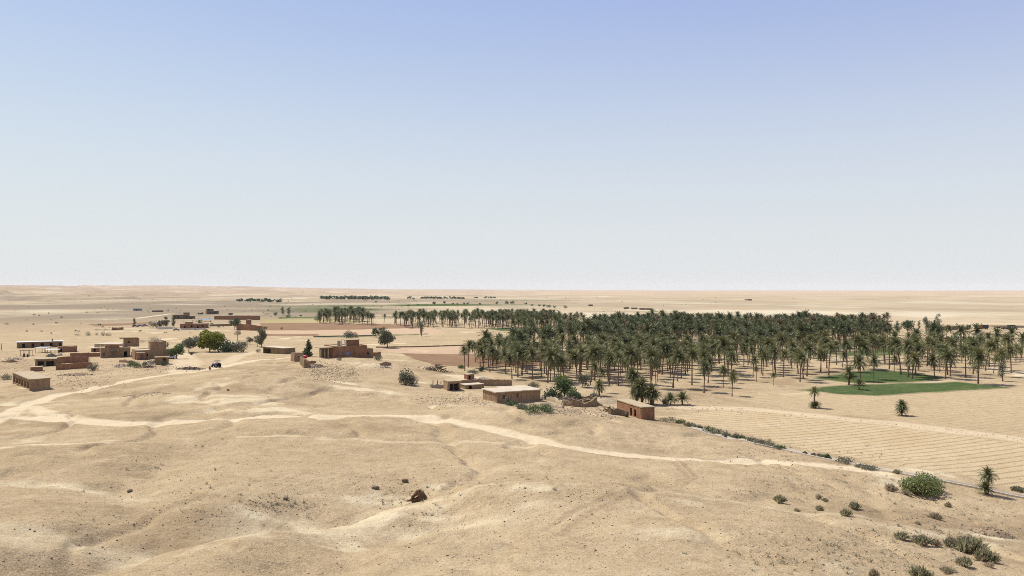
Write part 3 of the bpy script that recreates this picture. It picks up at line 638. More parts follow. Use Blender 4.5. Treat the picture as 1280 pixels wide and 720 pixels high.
def tree(name, label, px, py, hp, wp, kind, leaf, bark='bark', n=1500, trunk=.3, group=None, cat='tree', size=None, pos=None):
    """a leafy tree or bush: height and width are given in picture pixels at its foot"""
    o = pos or P(px, py); k = o.y / FPX; H = hp * k; W = wp * k; g = np.random.default_rng(rng.randrange(10 ** 6))
    r = tag(empty(name, o), label, cat, group); z0 = 0 if kind == 'bush' else H * trunk; n = int(n * 1.5)
    E = crown_ells(W, H - z0, z0, kind, g)
    b = bmesh.new(); tr = max(.05, min(.35, H * .028))
    if kind == 'bush':
        for i in range(6):
            e = E[i % len(E)]; tube(b, [(e[0] * .15, e[1] * .15, -.3), (e[0] * .5, e[1] * .5, e[2] * .5), (e[0], e[1], e[2])], [tr * .6, tr * .4, tr * .15], 5)
    else:
        zt = z0 + (H - z0) * (.85 if kind in ('cone', 'tall') else .45)
        tube(b, [(0, 0, -.4), (tr * .4, 0, z0 * .5), (0, tr * .3, z0), (0, 0, zt)], [tr * 1.3, tr, tr * .85, tr * .3], 7)
        for e in E[:7]:
            zs = min(zt, max(z0 * .75, e[2] - (H - z0) * .3)); tube(b, [(0, 0, zs), (e[0] * .5, e[1] * .5, (zs + e[2]) / 2 + .1), (e[0], e[1], e[2])], [tr * .5, tr * .33, tr * .12], 5)
    obj('trunk' if kind != 'bush' else 'stem', b, bark, r)
    sz = size or max(.10, min(W, H) * .062)
    V, F = leaf_cloud(n, E, sz, g); V[:, 2] = np.maximum(V[:, 2], .02)
    obj('crown' if kind != 'bush' else 'foliage', mesh_np('crown', V, F), leaf, r)
    return r
def spiky(name, label, px, py, wp, hp, leaf, n=420, group=None, cat='shrub', twig='bark'):
    """a dry desert shrub: a low dome of thin upright sprigs"""
    o = P(px, py); k = o.y / FPX; W = wp * k / 2; H = hp * k; g = np.random.default_rng(rng.randrange(10 ** 6))
    r = tag(empty(name, o), label, cat, group)
    a = g.random(n) * 6.28; rad = np.sqrt(g.random(n)); lob = 1 + .5 * np.sin(a * 3 + g.random() * 6) * rad
    bx, by = rad * np.cos(a) * W * .55 * lob, rad * np.sin(a) * W * .5 * lob
    top = H * (.45 + .55 * g.random(n)) * np.sqrt(np.maximum(.12, 1 - .75 * rad ** 2))
    tx = bx * 1.55 + g.normal(size=n) * W * .16; ty = by * 1.55 + g.normal(size=n) * W * .16
    base = np.stack([bx, by, top * .12], 1); tip = np.stack([tx, ty, top], 1); mid = (base + tip) / 2 + np.stack([bx * .1, by * .1, top * .12], 1)
    d = g.normal(size=(n, 3)); d[:, 2] *= .3; d /= np.linalg.norm(d, axis=1, keepdims=True); wdt = H * .055 * (.5 + g.random(n))[:, None]
    V1 = np.stack([base - d * wdt * .3, mid - d * wdt, tip, mid + d * wdt], 1).reshape(-1, 3); F1 = np.arange(4 * n).reshape(-1, 4)
    m = n // 2; q = g.integers(0, n, m); f = (.35 + .65 * g.random(m))[:, None]; c = base[q] * (1 - f) + tip[q] * f + g.normal(size=(m, 3)) * H * .07
    e = g.normal(size=(m, 3)); e /= np.linalg.norm(e, axis=1, keepdims=True); t = np.cross(e, g.normal(size=(m, 3))); t /= np.linalg.norm(t, axis=1, keepdims=True); s = H * .085
    V2 = np.stack([c - e * s, c + t * s * .5, c + e * s, c - t * s * .5], 1).reshape(-1, 3)
    V = np.concatenate([V1, V2]); V[:, 2] = np.maximum(V[:, 2], .01)
    fm = np.concatenate([(g.random(n) < .33), (g.random(m) < .2)]).astype(int)
    obj('foliage', mesh_np('foliage', V, np.concatenate([F1, F1[:m] + 4 * n]), fmat=fm), [leaf, 'shrub_dry'], r)
    b = bmesh.new()
    for i in range(7):
        aa = i * .9; tube(b, [(0, 0, -.15), (W * .3 * math.cos(aa), W * .3 * math.sin(aa), H * .35), (W * .5 * math.cos(aa), W * .5 * math.sin(aa), H * .62)], [H * .03, H * .02, H * .008], 4)
    obj('stem', b, twig, r); return r
# palms
def frond_arrays(nf, L, nst, g, low=-55, high=80, wid=.42, droop=1.0):
    """fronds: a bent rachis with two rows of leaflets each; returns vertices and triangles"""
    V = []; 
    for i in range(nf):
        f = (i + .5) / nf; az = i * 2.39996 + g.normal() * .12; el = math.radians(high + (low - high) * f ** 1.1 + g.normal() * 6); ll = L * (.8 + .25 * g.random()) * (1 - .25 * (1 - f) ** 3)
        ca, sa = math.cos(az), math.sin(az); p = np.zeros(3); pts = [p.copy()]; dirs = []; e = el
        for s in range(nst):
            d = np.array([math.cos(e) * ca, math.cos(e) * sa, math.sin(e)]); dirs.append(d); p = p + d * ll / nst; pts.append(p.copy()); e -= math.radians(58 * droop / nst) * (.5 + 1.2 * s / nst) * max(.25, math.cos(e) + .15)
        side = np.array([-sa, ca, 0])
        for s in range(nst):
            q0, q1 = pts[s], pts[s + 1]; d = dirs[s]; up = np.cross(side, d) * -1
            if up[2] < 0: up = -up
            x = (s + .6) / nst; lw = wid * ll / 3.2 * (math.sin(math.pi * min(1, .18 + .8 * x)) ** .7)
            for sg in (-1, 1):
                for h in range(2):
                    a = q0 + (q1 - q0) * (h * .5); b2 = a + (q1 - q0) * .42; tip = a + d * lw * .75 + side * sg * lw + up * lw * (.25 + .25 * g.random()) - np.array([0, 0, .06 * lw])
                    V += [a, b2, tip]
            V += [q0 - side * .035, q1, q0 + side * .035]
    V = np.array(V); return V, np.arange(len(V)).reshape(-1, 3)
def trunk_bm(H, r, g, n=8, b=None, rings=9):
    b = b or bmesh.new(); lx, ly = g.normal() * .06 * H, g.normal() * .06 * H
    pts = []; rad = []
    for i in range(rings):
        f = i / (rings - 1); pts.append((lx * f * f, ly * f * f, -.4 + (H + .4) * f)); rad.append(r * (1.25 - .45 * min(1, f * 4) + .12 * (f > .85)) * (1 + .07 * g.normal()))
    tube(b, pts, rad, n); return b, Vector((lx, ly, H))
PALM = []; TRI = {}
def palm_protos():
    g = np.random.default_rng(77)
    for i, (H, L, nf) in enumerate([(7.4, 3.0, 46), (8.4, 2.9, 50), (6.6, 3.1, 44), (9.0, 2.8, 44), (7.8, 3.2, 52), (8.0, 2.7, 40), (5.4, 3.1, 42), (7.0, 2.8, 54)]):
        b, top = trunk_bm(H, .20, g); tm = bpy.data.meshes.new('trunk'); b.to_mesh(tm); b.free(); tm.materials.append(M['ptrunk'])
        V, F = frond_arrays(int(nf * 1.25), L * 1.1, 7, g, low=-48, high=76, wid=.6, droop=1.0); nl = len(F)
        Vd, Fd = frond_arrays(8, L * .62, 4, g, low=-80, high=-50, wid=.3, droop=.4)
        V = np.concatenate([V, Vd]) + np.array(top[:]); cm = mesh_np('crown', V, np.concatenate([F, Fd + len(V) - len(Vd)]), fmat=np.r_[np.zeros(nl), np.ones(len(Fd))])
        cm.materials.append(M['palm']); cm.materials.append(M['palm_dry']); PALM.append((tm, cm, float(V[:, 2].max()), L * 1.75))
palm_protos()
def palm(label, o, hm, group=None, var=None, name='date_palm', rz=None, cat='palm tree', wide=1.0):
    v = rng.randrange(len(PALM)) if var is None else var; tm, cm, H, W = PALM[v]; s = hm / H
    e = tag(empty(name, (o[0], o[1], o[2]), rng.random() * 6.28 if rz is None else rz), label, cat, group); e.scale = (s * wide, s * wide, s)
    for nm, me in (('trunk', tm), ('crown', cm)):
        c = bpy.data.objects.new(nm, me); COL.objects.link(c); c.parent = e
    return e
def bushy_palm(label, px, py, hp, heads, L=None, group=None, name='young_palm', cat='palm tree', nf=34):
    """a low date palm whose fronds start near the ground, with one or more heads (dx, height in px)"""
    o = P(px, py); k = o.y / FPX; g = np.random.default_rng(rng.randrange(10 ** 6)); e = tag(empty(name, o), label, cat, group)
    for dx, hh, ll in heads:
        H = hh * k; b = bmesh.new(); pts = [(dx * k * .3, 0, -.3), (dx * k * .7, .05, H * .5), (dx * k, 0, H)]; tube(b, pts, [.22, .17, .16], 8); obj('trunk', b, 'ptrunk', e)
        V, F = frond_arrays(int(nf * 2), ll * k * 1.15, 7, g, low=-45 if hh > 11 else -8, high=82, wid=.5, droop=.95); V = V + np.array([dx * k, 0, H]); V[:, 2] = np.maximum(V[:, 2], .03)
        obj('crown', mesh_np('crown', V, F), 'palm', e)
    return e
def palm_mass(name, label, spots, mats=('ptrunk', 'palm_far', 'palm_dry'), kind='stuff'):
    """many far palms as one mass: spots are (x, y, height, dry)"""
    g = np.random.default_rng(9); protos = []
    for i in range(5):
        V, F = frond_arrays(34, 3.4, 3, g, low=-48, high=76, wid=.78); protos.append((V, F))
    Vs, Fs, Ms = [], [], []; n = 0; zs = height(np.array([s[0] for s in spots]), np.array([s[1] for s in spots]))
    ang = np.arange(5) * 2 * math.pi / 5
    for i, (x, y, h, dry) in enumerate(spots):
        V, F = protos[i % 5]; a = rng.random() * 6.28; c, q = math.cos(a), math.sin(a); s = (h / 9.6) * (.9 + .25 * rng.random()); tz = h - 1.9 * s
        lx, ly = rng.gauss(0, .4), rng.gauss(0, .4)
        W = np.stack([(V[:, 0] * c - V[:, 1] * q) * s + x + lx, (V[:, 0] * q + V[:, 1] * c) * s + y + ly, V[:, 2] * s + tz + zs[i]], 1)
        Vs.append(W); Fs.append(F + n); n += len(W); Ms.append(np.full(len(F), 2 if dry else 1))
        T = np.concatenate([np.stack([x + .22 * np.cos(ang), y + .22 * np.sin(ang), np.full(5, zs[i] - .3)], 1), np.stack([x + lx + .16 * np.cos(ang), y + ly + .16 * np.sin(ang), np.full(5, zs[i] + tz)], 1)])
        k = np.arange(5); k2 = (k + 1) % 5
        Vs.append(T); Fs.append(np.concatenate([np.stack([k, k2, k2 + 5], 1), np.stack([k, k2 + 5, k + 5], 1)]) + n); n += 10; Ms.append(np.zeros(10))
    me = mesh_np(name, np.concatenate(Vs), np.concatenate(Fs), fmat=np.concatenate(Ms)); return tag(obj(name, me, list(mats)), label, kind=kind)

# ------------------------------------------------------------------ buildings near the slope
def dist(a, b): return (P(*a) - P(*b)).xy.length
# long flat roofed house at the far left with a row of openings along its sunny side
s = Bld('mud_house', 'flat roofed tan mud house with a pillared side, nearest the left picture edge', 'house', (37, 488), 63, 22, 0, turn=41)
k = s.k; s.h = 13.2 * k; n = 6; st = (s.d - .9) / n
s.walls('mud', {'l': [(.25 + i * st + .35, .25 + (i + 1) * st - .35, .25, s.h - .75) for i in range(n)]}, t=.4)
s.roof('roof_mud', over=.15, th=.18, n=10)
part_box('inner_wall', s.o, 1.9, 2.2, .5, s.d - .5, 0, s.h - .2, 'mud_dark')
# compound with a dark open shed
s = Bld('open_shed', 'low brown shed with black open front at the left end of the walled yard', 'shed', (44, 458.5), (70, 457.2), 5, 0); k = s.k; s.h = 8.6 * k
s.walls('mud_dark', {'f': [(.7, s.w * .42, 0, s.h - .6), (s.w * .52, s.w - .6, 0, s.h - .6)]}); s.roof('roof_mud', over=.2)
wall_line('yard_wall', 'rear red brown mud wall of the walled yard', [(70, 454.2), (90, 453.4), (111, 452.8)], [2.0, 2.1, 1.9], .45, 'mud_red', group='walls of the yard')
wall_line('yard_wall', 'front red brown mud wall of the walled yard, facing the track', [(70, 462.6), (90, 461.5), (112, 459.8)], [1.9, 1.9, 1.7], .45, 'mud_red', group='walls of the yard')
wall_line('yard_wall', 'short end wall closing the yard beside the dry bush', [(112.5, 459.4), (111.6, 453)], [1.7, 1.9], .45, 'mud', group='walls of the yard')
s = Bld('mud_block', 'low solid red mud block in front of the black open shed', 'outbuilding', (38, 464.6), (53, 463.8), 3.2, 0); s.h = 5.2 * s.k
s.walls('mud_red'); s.roof('roof_mud', over=.08, th=.12)
s = Bld('long_shed', 'long low shed with white tin roof at the far left', 'shed', (21, 435.4), (78, 433.6), 5.5, 0); k = s.k; s.h = 7.2 * k
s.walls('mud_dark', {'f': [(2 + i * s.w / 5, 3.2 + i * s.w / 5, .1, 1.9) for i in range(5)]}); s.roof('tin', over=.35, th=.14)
part_box('chimney', s.o, s.w * .76, s.w * .76 + .5, 1.2, 1.7, s.h + .15, s.h + 1.2, 'mud_dark')
def shelter(name, label, A, B, depth, hpx, roof, posts=4, thatch=False, cat='shelter'):
    s = Bld(name, label, cat, A, B, depth, 0); s.h = hpx * s.k
    b = bmesh.new(); 
    for i in range(posts):
        for y in (.15, depth - .15):
            x = .1 + (s.w - .2) * i / (posts - 1); p = bmesh.new(); tube(p, [(x, y, -.8), (x + .03, y, s.h * .5), (x, y, s.h)], [.09, .08, .07], 6); obj('post', p, 'wood', s.o)
    b.free(); s.roof(roof, over=.3, th=.12); return s
shelter('shade_shelter', 'tin roofed open shelter with dark inside behind the walled yard', (44, 441.2), (57, 441), 4, 6.4, 'tin')
s = Bld('mud_outbuilding', 'dark red mud outbuilding right of the tin shelters', 'outbuilding', (72, 440.8), (95, 440), 4.5, 0); s.h = 7.4 * s.k
s.walls('mud_red', {'f': [(.6, 1.5, 0, 1.8)]}); s.roof('roof_mud')
shelter('shade_shelter', 'pale tin shelter standing just behind the black open shed', (57, 445), (73, 444.2), 4, 7.2, 'tin')
heap('brush_heap', 'olive brown brush heap under the pale tin shelter', 64, 446, 2.0, 1.1, 1.2, 'leaf_olive', 160, .15, .5)
wall_line('mud_wall', 'long low red mud wall left of the brown house with pergola', [(88, 446.4), (105, 446), (126, 445.6)], [1.5, 1.5, 1.4], .5, 'mud_red')
s = Bld('mud_hut', 'small dark red hut behind the long low red wall', 'hut', (114, 440), (124, 439.8), 3, 0); s.h = 4.6 * s.k; s.walls('mud_red', {'f': [(.8, 1.6, 0, 1.3)]}); s.roof('roof_pale', over=.12, th=.12)
shelter('pole_shade', 'small rickety pole shade in the stony yard at far left', (25, 445.5), (37, 445.2), 3, 7.0, 'wood', 3)
def drum(label, px, py, r, h, mat, name='water_drum', cat='drum', group=None):
    o = P(px, py); b = bmesh.new(); tube(b, [(0, 0, -.05), (0, 0, h * .33), (0, 0, h * .34), (0, 0, h * .66), (0, 0, h * .67), (0, 0, h)], [r, r, r * 1.05, r * 1.05, r, r], 14)
    e = obj(name, b, mat, None, o); tag(e, label, cat, group); l = bmesh.new(); tube(l, [(0, 0, h + .003), (0, 0, h + .05)], [r * .8, r * .8], 12); obj('lid', l, mat, e); return e
drum('upright black drum under the pole shade, left of its twin', 30, 446.2, .35, 1.25, 'black', group='black drums'); drum('upright black drum under the pole shade, right of its twin', 34.6, 446.4, .35, 1.05, 'black', group='black drums')
drum('white drum beside the dark red outbuilding', 76, 444.3, .4, 1.1, 'white')
# brown house with pergola and upper room
s = Bld('mud_house', 'brown mud house with pergola, dark doorway and a box shaped upper room', 'house', (126, 447.6), 163, 11, 0, turn=29); k = s.k; s.h = 12.6 * k
dx = lambda p: (p - 126) * k
s.walls('mud', {'f': [(dx(152), dx(156), 0, 2.1), (dx(160.5), dx(162), .0, 1.9), (dx(128), dx(131), .9, 1.8)]}); s.roof('roof_mud', n=8)
door(s.o, dx(160.5), dx(162), .2, 0, 1.9); window(s.o, dx(128), dx(131), .15, .9, 1.8)
s.walls('mud_red', None, dx(131), dx(147), .12, 3.2, s.h + .01, s.h + .75, step=2)
ux0, ux1 = dx(153.5), dx(171.5); s.walls('mud', {'f': [(1.2, 2.0, s.h + 1, s.h + 1.7)]}, ux0, ux1, 7.0, 10.9, s.h - .3, s.h + 2.75); slab('roof', s.o, ux0 - 1.4, ux1 - .5, 6.5, 11.3, s.h + 2.76, s.h + 3.0, 'mud_dark')
pg = bmesh.new()
for i in range(5): box(pg, dx(136) + i * .85, dx(136) + i * .85 + .1, -2.4, -.06, 2.55, 2.65)
for x in (dx(136), dx(148.5)): box(pg, x, x + .12, -2.4, -2.28, -.6, 2.54)
bmesh.ops.recalc_face_normals(pg, faces=pg.faces); pgo = obj('pergola', pg, 'wood', s.o)
V, F = leaf_cloud(260, [(dx(142), -1.3, 2.75, 2.0, 1.2, .3), (dx(140), -1.9, 2.2, .9, .5, .6)], .22, np.random.default_rng(4)); obj('vine', mesh_np('vine', V, F), 'leaf_olive', pgo)
s = Bld('mud_house', 'low house with a pale roof behind the brown pergola house', 'house', (118, 436.6), (149, 436.4), 10, 0); s.h = 6.2 * s.k; s.walls('mud_pale', {'f': [(3, 4, 0, 1.6)]}); s.roof('roof_pale', over=.1, th=.12)
# house with square tower
s = Bld('mud_house', 'mud house with square tower, dark tower window and small entry porch', 'house', (169, 449.6), 214.5, 9, 0, turn=32); k = s.k; s.h = 11.6 * k
dx = lambda p: (p - 169) * k
s.walls('mud', {'f': [(dx(182), dx(184), 1.0, 1.9)], 'l': [(5.5, 6.3, 1.2, 1.9)]}); s.roof('roof_pale', n=8)
tx0, tx1 = dx(186.5), dx(205); s.walls('mud', {'f': [(dx(193.8), dx(197.5), s.h + .9, s.h + 2.0)]}, tx0, tx1, .03, 5, s.h + .005, s.h + 2.9); s.roof('roof_pale', tx0, tx1, .03, 5, s.h + 2.9)
window(s.o, dx(193.8), dx(197.5), .25, s.h + .9, s.h + 2.0)
s.walls('mud_red', {'f': [(.9, 1.9, 0, 1.9)]}, dx(170.2), dx(179.3), -2.4, -.01, -1, 8.6 * k, t=.3); slab('roof', s.o, dx(170.2) - .08, dx(179.3) + .08, -2.48, -.015, 8.6 * k + .04, 8.6 * k + .2, 'roof_mud'); door(s.o, dx(170.2) + .9, dx(170.2) + 1.9, -2.25, 0, 1.9, 'wood')
s = Bld('lean_to_shed', 'low shed with thin flat roof in front of the tower house', 'shed', (194, 456.2), (209.5, 455.4), 4, 0); s.h = 8.8 * s.k
s.walls('mud_dark', {'f': [(s.w * .62, s.w - .4, 0, 2.0)], 'r': [(.4, 2.6, 0, 2.0)]}, t=.25); s.roof('mud', over=.35, th=.14)
# sheds and ruins between
s = Bld('open_shed', 'dark fronted shed with white roof below the tall grey tree', 'shed', (328.5, 441.6), (355, 442.8), 5, 0); k = s.k; s.h = 7.6 * k
s.walls('mud_dark', {'f': [(.6, s.w * .38, 0, s.h - .5)]}); s.roof('roof_pale', over=.3, th=.15)
s = Bld('ruined_block', 'ruined square mud tower beside the dark cone shaped tree', 'ruin', (368.2, 452.2), 379.2, 3.6, 0, turn=34); s.h = 10.2 * s.k; s.walls('mud', {'f': [(1.1, 1.6, 1.2, 1.6)]}, rough=.14); s.roof('roof_mud')
wall_line('ruined_wall', 'broken dark mud wall running down the bank from the ruined tower', [(376, 455), (381, 460), (387.5, 459.5)], [2.2, 2.2, .9], .6, 'mud_dark', cat='ruin', rough=.3)
wall_line('ruined_wall', 'stump of red mud wall beside the red tank on the bank', [(380, 454), (388, 455), (394, 453)], [1.3, .9, .5], .7, 'mud_red', cat='ruin', rough=.35)
o = P(381.5, 447.8); b = bmesh.new(); tube(b, [(-.7, 0, .55), (-.62, 0, .55), (.62, 0, .55), (.7, 0, .55)], [.38, .5, .5, .38], 14); e = obj('oil_tank', b, 'red', None, o); tag(e, 'bright red tank at the foot of the dark cone shaped tree', 'tank')
for x in (-.4, .4): part_box('foot', e, x - .08, x + .08, -.4, .4, -.15, .1, 'black')
b = bmesh.new(); tube(b, [(.1, 0, 1.04), (.1, 0, 1.16)], [.12, .12], 8); obj('cap', b, 'black', e)
# red brown house on the bank
s = Bld('mud_house', 'red brown house on the bank with porch posts and a rooftop room', 'house', (416.5, 447.6), (459, 447.2), 9, 0); k = s.k; s.h = 15.4 * k; dx = lambda p: (p - 416.5) * k
s.walls('mud_red', {'f': [(dx(424.5), dx(428), 1.0, 1.9), (dx(433), dx(439.5), 1.0, 2.1)]}); s.roof('roof_mud', n=8)
window(s.o, dx(424.5), dx(428), .15, 1.0, 1.9, 'bluepaint', 'bluepaint'); window(s.o, dx(433), dx(439.5), .15, 1.0, 2.1, 'bluepaint', 'bluepaint')
s.walls('mud_red', {'l': [(.8, 1.7, s.h, s.h + 1.6)]}, dx(439), dx(453), 1.5, 5.5, s.h - .3, s.h + 1.75, t=.3); slab('roof', s.o, dx(435), dx(453.4), 1.2, 5.8, s.h + 1.76, s.h + 1.92, 'roof_mud')
for x in (dx(428.5), dx(434.5)): part_box('pillar', s.o, x, x + .35, 1.4, 1.8, s.h - .1, s.h + 1.75, 'white')
part_box('parapet', s.o, dx(428.2), dx(434), 4.6, 4.9, s.h - .2, s.h + 1.5, 'mud_pale')
s.walls('mud_dark', {'f': [(.8, 1.6, .9, 1.5)]}, dx(459) + .01, dx(470.5), .5, 7.5, -1.2, 10.6 * k); slab('roof', s.o, dx(459) + .1, dx(470.4), .7, 7.3, 10.6 * k - .4, 10.6 * k - .18, 'mud_dark')
slab('porch_roof', s.o, dx(400), -.02, .2, 5.5, s.h - .5, s.h - .25, 'roof_mud')
for x in (dx(401.5), dx(406.5), dx(411)): 
    b = bmesh.new(); tube(b, [(x, .5, -1.2), (x, .5, s.h - .5)], [.16, .14], 8); obj('porch_post', b, 'mud_pale', s.o)
part_box('porch_wall', s.o, dx(405), -.3, 4.6, 4.95, -1, s.h - .5, 'mud_dark')
s = Bld('brick_bin', 'small square red bin at the right end of the red brown house', 'outbuilding', (471.5, 445.8), (476, 445.6), 1.6, 0); s.h = 5.2 * s.k; s.walls('mud_red', t=.2); s.roof('mud_red', over=.05, th=.1)
wall_line('ruined_wall', 'short low mud wall on the slope right of the house porch', [(476, 457), (482, 456.6), (488, 456)], [.8, 1.0, .7], .7, 'mud', cat='ruin', rough=.25)
# long walled farm below the slope
s = Bld('mud_room', 'dark fronted square room at the left end of the long farm wall', 'outbuilding', (559.5, 488.4), 576, 4.5, 0, turn=18); k = s.k; s.h = 11.6 * k
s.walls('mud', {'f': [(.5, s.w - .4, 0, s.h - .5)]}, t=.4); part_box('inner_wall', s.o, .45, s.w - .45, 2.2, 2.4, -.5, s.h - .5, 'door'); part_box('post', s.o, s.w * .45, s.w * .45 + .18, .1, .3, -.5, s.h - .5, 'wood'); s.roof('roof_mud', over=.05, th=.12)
wall_line('farm_wall', 'long brown farm wall behind the pale roofed mud house', [(576, 482.6), (600, 482.3), (622, 482.2), (639.5, 481.8)], [1.55, 1.7, 1.7, 1.4], .5, 'mud')
s = Bld('byre', 'low long byre with pale roof inside the farm wall', 'outbuilding', (582, 486.4), (605, 486.2), 3.4, 0); s.h = 5.4 * s.k; s.walls('mud', {'f': [(1, 1.8, 0, .8)]}); s.roof('roof_pale', over=.1, th=.1)
s = Bld('mud_hut', 'tiny red hut with doorway behind the long farm wall', 'hut', (584, 474.6), (593, 474.4), 2, 0); s.h = 6.4 * s.k; s.walls('mud_red', {'f': [(.5, 1.1, 0, 1.2)]}, t=.25); s.roof('roof_pale', over=.08, th=.1)
heap('straw_heap', 'pale straw heap behind the long farm wall', 603, 474.6, 2.6, 1.2, .75, 'roof_pale', 90, .2, .5)
s = Bld('mud_house', 'mud house with broad pale roof and two small windows above the hedge', 'house', (620.5, 503.4), 675.5, 7, 0, turn=27); k = s.k; s.h = 13.4 * k; dx = lambda p: (p - 620.5) * k * 1.02
s.walls('mud', {'f': [(dx(629), dx(632.5), .9, 1.75), (dx(648.5), dx(651.3), 1.0, 1.85)]}, t=.45); s.roof('roof_pale', over=.3, th=.2, n=10)
window(s.o, dx(629), dx(632.5), .2, .9, 1.75); window(s.o, dx(648.5), dx(651.3), .2, 1.0, 1.85)
# wood heap, ruins and posts left of the farm
def branch_heap(name, label, px, py, rx, h, n, mat='wood', cat='wood heap'):
    o = P(px, py); b = bmesh.new()
    for i in range(n):
        a = rng.random() * 6.28; x, y = rng.gauss(0, rx * .45), rng.gauss(0, rx * .25); L = .8 + rng.random() * 1.6; z = max(.05, h * (1 - (x / rx) ** 2) * rng.random()); e = rng.random() * .8
        d = Vector((math.cos(a) * L * .5, math.sin(a) * L * .5, L * .35 * e)); c = Vector((x, y, z + .12)); g0 = gz(o.x + x, o.y + y) - o.z; c.z += g0
        tube(b, [c - d, c + Vector((0, 0, .1)), c + d], [.09, .1, .05], 5)
    return tag(obj(name, b, mat, None, o), label, cat)
branch_heap('wood_heap', 'dark tangled wood heap in the open left of the palms', 548, 464.4, 3.2, 2.0, 60)
branch_heap('wood_heap', 'low pale pile of poles lying left of the dark wood heap', 536, 461.6, 2.2, .5, 22, 'leaf_dry')
wall_line('ruined_wall', 'crumbling low stone wall left of the dark fronted room', [(538, 484.5), (546, 484.8), (554, 485)], [.9, 1.3, .8], .8, 'stone', cat='ruin', rough=.5)
for i, (px, py, h) in enumerate(((541, 483.8, 1.9), (546.5, 485, 2.1), (551, 484.4, 1.6))):
    o = P(px, py); b = bmesh.new(); tube(b, [(0, 0, -.3), (.06, 0, h * .6), (.02, .03, h)], [.13, .11, .09], 6); tag(obj('wooden_post', b, 'wood', None, o), ('leaning post at the left of the crumbling stone wall', 'tall middle post standing in the crumbling stone wall', 'short post at the right of the crumbling stone wall')[i], 'post', 'posts in the stone wall')
# red house at the end of the hedge, with yard wall
s = Bld('mud_house', 'red ended mud house with sunny doorways at the end of the field hedge', 'house', (801.8, 524), 818.3, 11, 0, turn=17); k = s.k; s.h = 15.2 * k
s.walls('mud_red', {'l': [(s.d * .52, s.d * .60, 0, 1.7), (s.d * .68, s.d * .77, 0, 1.7)]}, t=.3); s.roof('roof_mud', over=.12, th=.16, n=8)
wall_line('yard_wall', 'low dark broken wall before the red ended house', [(762, 517.6), (771, 518.6), (783, 520.6)], [.8, 1.3, 1.0], .6, 'mud_dark', rough=.4)
branch_heap('wood_heap', 'dark logs heaped at the left of the red ended house', 762, 514.5, 1.7, .8, 22)
drum('dark drum standing by the sunny doorways of the red ended house', 783.5, 521.4, .33, 1.0, 'door')
heap('rubble_heap', 'dark broken clay heaps of a ruined room right of the green bushes', 713, 504, 3.0, 1.4, 1.4, 'darkstone', 90, .3, .9, cat='ruin'); heap('rubble_heap', 'reddish clay ruin heap left of the sandy mound', 733, 506.6, 3.3, 1.5, 1.3, 'mud_dark', 110, .3, .9, cat='ruin')
heap('rubble_heap', 'grey boulder heap at the corner of the pale roofed house', 680, 499.6, 1.7, .9, 1.0, 'stone', 50, .3, .8, cat='stone heap')
wall_line('ruined_wall', 'tan low wall running from the boulders to the dark ruin', [(684, 500.5), (695, 503.5), (705, 507)], [.9, 1.1, .8], .5, 'mud_pale', cat='ruin', rough=.3)
wall_line('ruined_wall', 'dark broken front wall of the ruined room beside the green bushes', [(703, 506.5), (716, 508), (730, 509), (745, 508)], [1.0, 1.7, .9, 1.8], .6, 'mud_dark', cat='ruin', rough=.5)
wall_line('ruined_wall', 'dark broken rear wall of the ruined room beside the green bushes', [(712, 501.5), (727, 502.5), (742, 503.5)], [1.6, 1.9, 1.1], .6, 'mud_dark', cat='ruin', rough=.5)
# stony spoil (loose stones nobody could count)
def scatter(name, label, spots, mat, smin, smax, kind='stuff'):
    q = [(rng.gauss(px, sx), rng.gauss(py, sy)) for (px, py, sx, sy, n) in spots for _ in range(n)]; q = np.array([t for t in q if t[1] > HOR + 60 and -60 < t[0] < 1340])
    xs, ys = PB(q[:, 0], q[:, 1]); ss = [smin + (smax - smin) * rng.random() ** 3 for _ in xs]
    return tag(obj(name, stones_mesh(name, xs, ys, ss), mat), label, kind=kind)
scatter('rubble', 'pale rubble stones spilled around the mud houses', [(700, 513, 16, 3, 352), (730, 515, 14, 2.5, 308), (550, 500, 16, 4, 330), (585, 500, 10, 3, 198), (600, 503, 12, 3, 198), (405, 462, 12, 6, 528), (425, 468, 14, 6, 440), (160, 457, 14, 3, 308), (185, 458, 18, 3, 286), (225, 460, 18, 2, 264), (70, 470, 30, 5, 440), (25, 452, 18, 6, 484), (110, 478, 20, 5, 352), (478, 458, 10, 3, 198), (760, 519, 10, 2, 132), (880, 512, 30, 3, 198), (1220, 545, 40, 3, 0)], 'stone', .08, .42)
scatter('bank_clods', 'brown broken clods on the steep bank below the houses', [(395, 464, 10, 6, 420), (415, 466, 14, 6, 420), (440, 466, 14, 7, 300), (75, 473, 40, 6, 380), (200, 461, 26, 3, 300), (20, 456, 22, 8, 300), (720, 512, 22, 3, 240), (130, 428, 40, 4, 200)], 'clod', .06, .38)
scatter('dark_stones', 'dark stones strewn over the sandy slope', [(350, 628, 24, 6, 150), (230, 640, 50, 14, 190), (720, 606, 16, 2, 26), (480, 612, 30, 16, 130), (640, 640, 260, 40, 500), (1000, 560, 60, 9, 200), (960, 572, 60, 16, 170), (1040, 600, 60, 12, 130), (1200, 655, 50, 18, 190), (160, 600, 90, 40, 190), (760, 612, 150, 9, 190), (980, 612, 80, 3, 80), (405, 470, 20, 8, 100), (110, 670, 60, 25, 110), (430, 500, 90, 14, 170), (170, 480, 60, 8, 150), (1080, 690, 90, 20, 200)], 'darkstone', .04, .2)
scatter('gravel', 'fine dark gravel over the whole near slope', [(640, 640, 330, 45, 3200), (300, 560, 200, 40, 1400), (900, 600, 200, 40, 1800), (1150, 660, 90, 35, 1300)], 'darkstone', .03, .12)
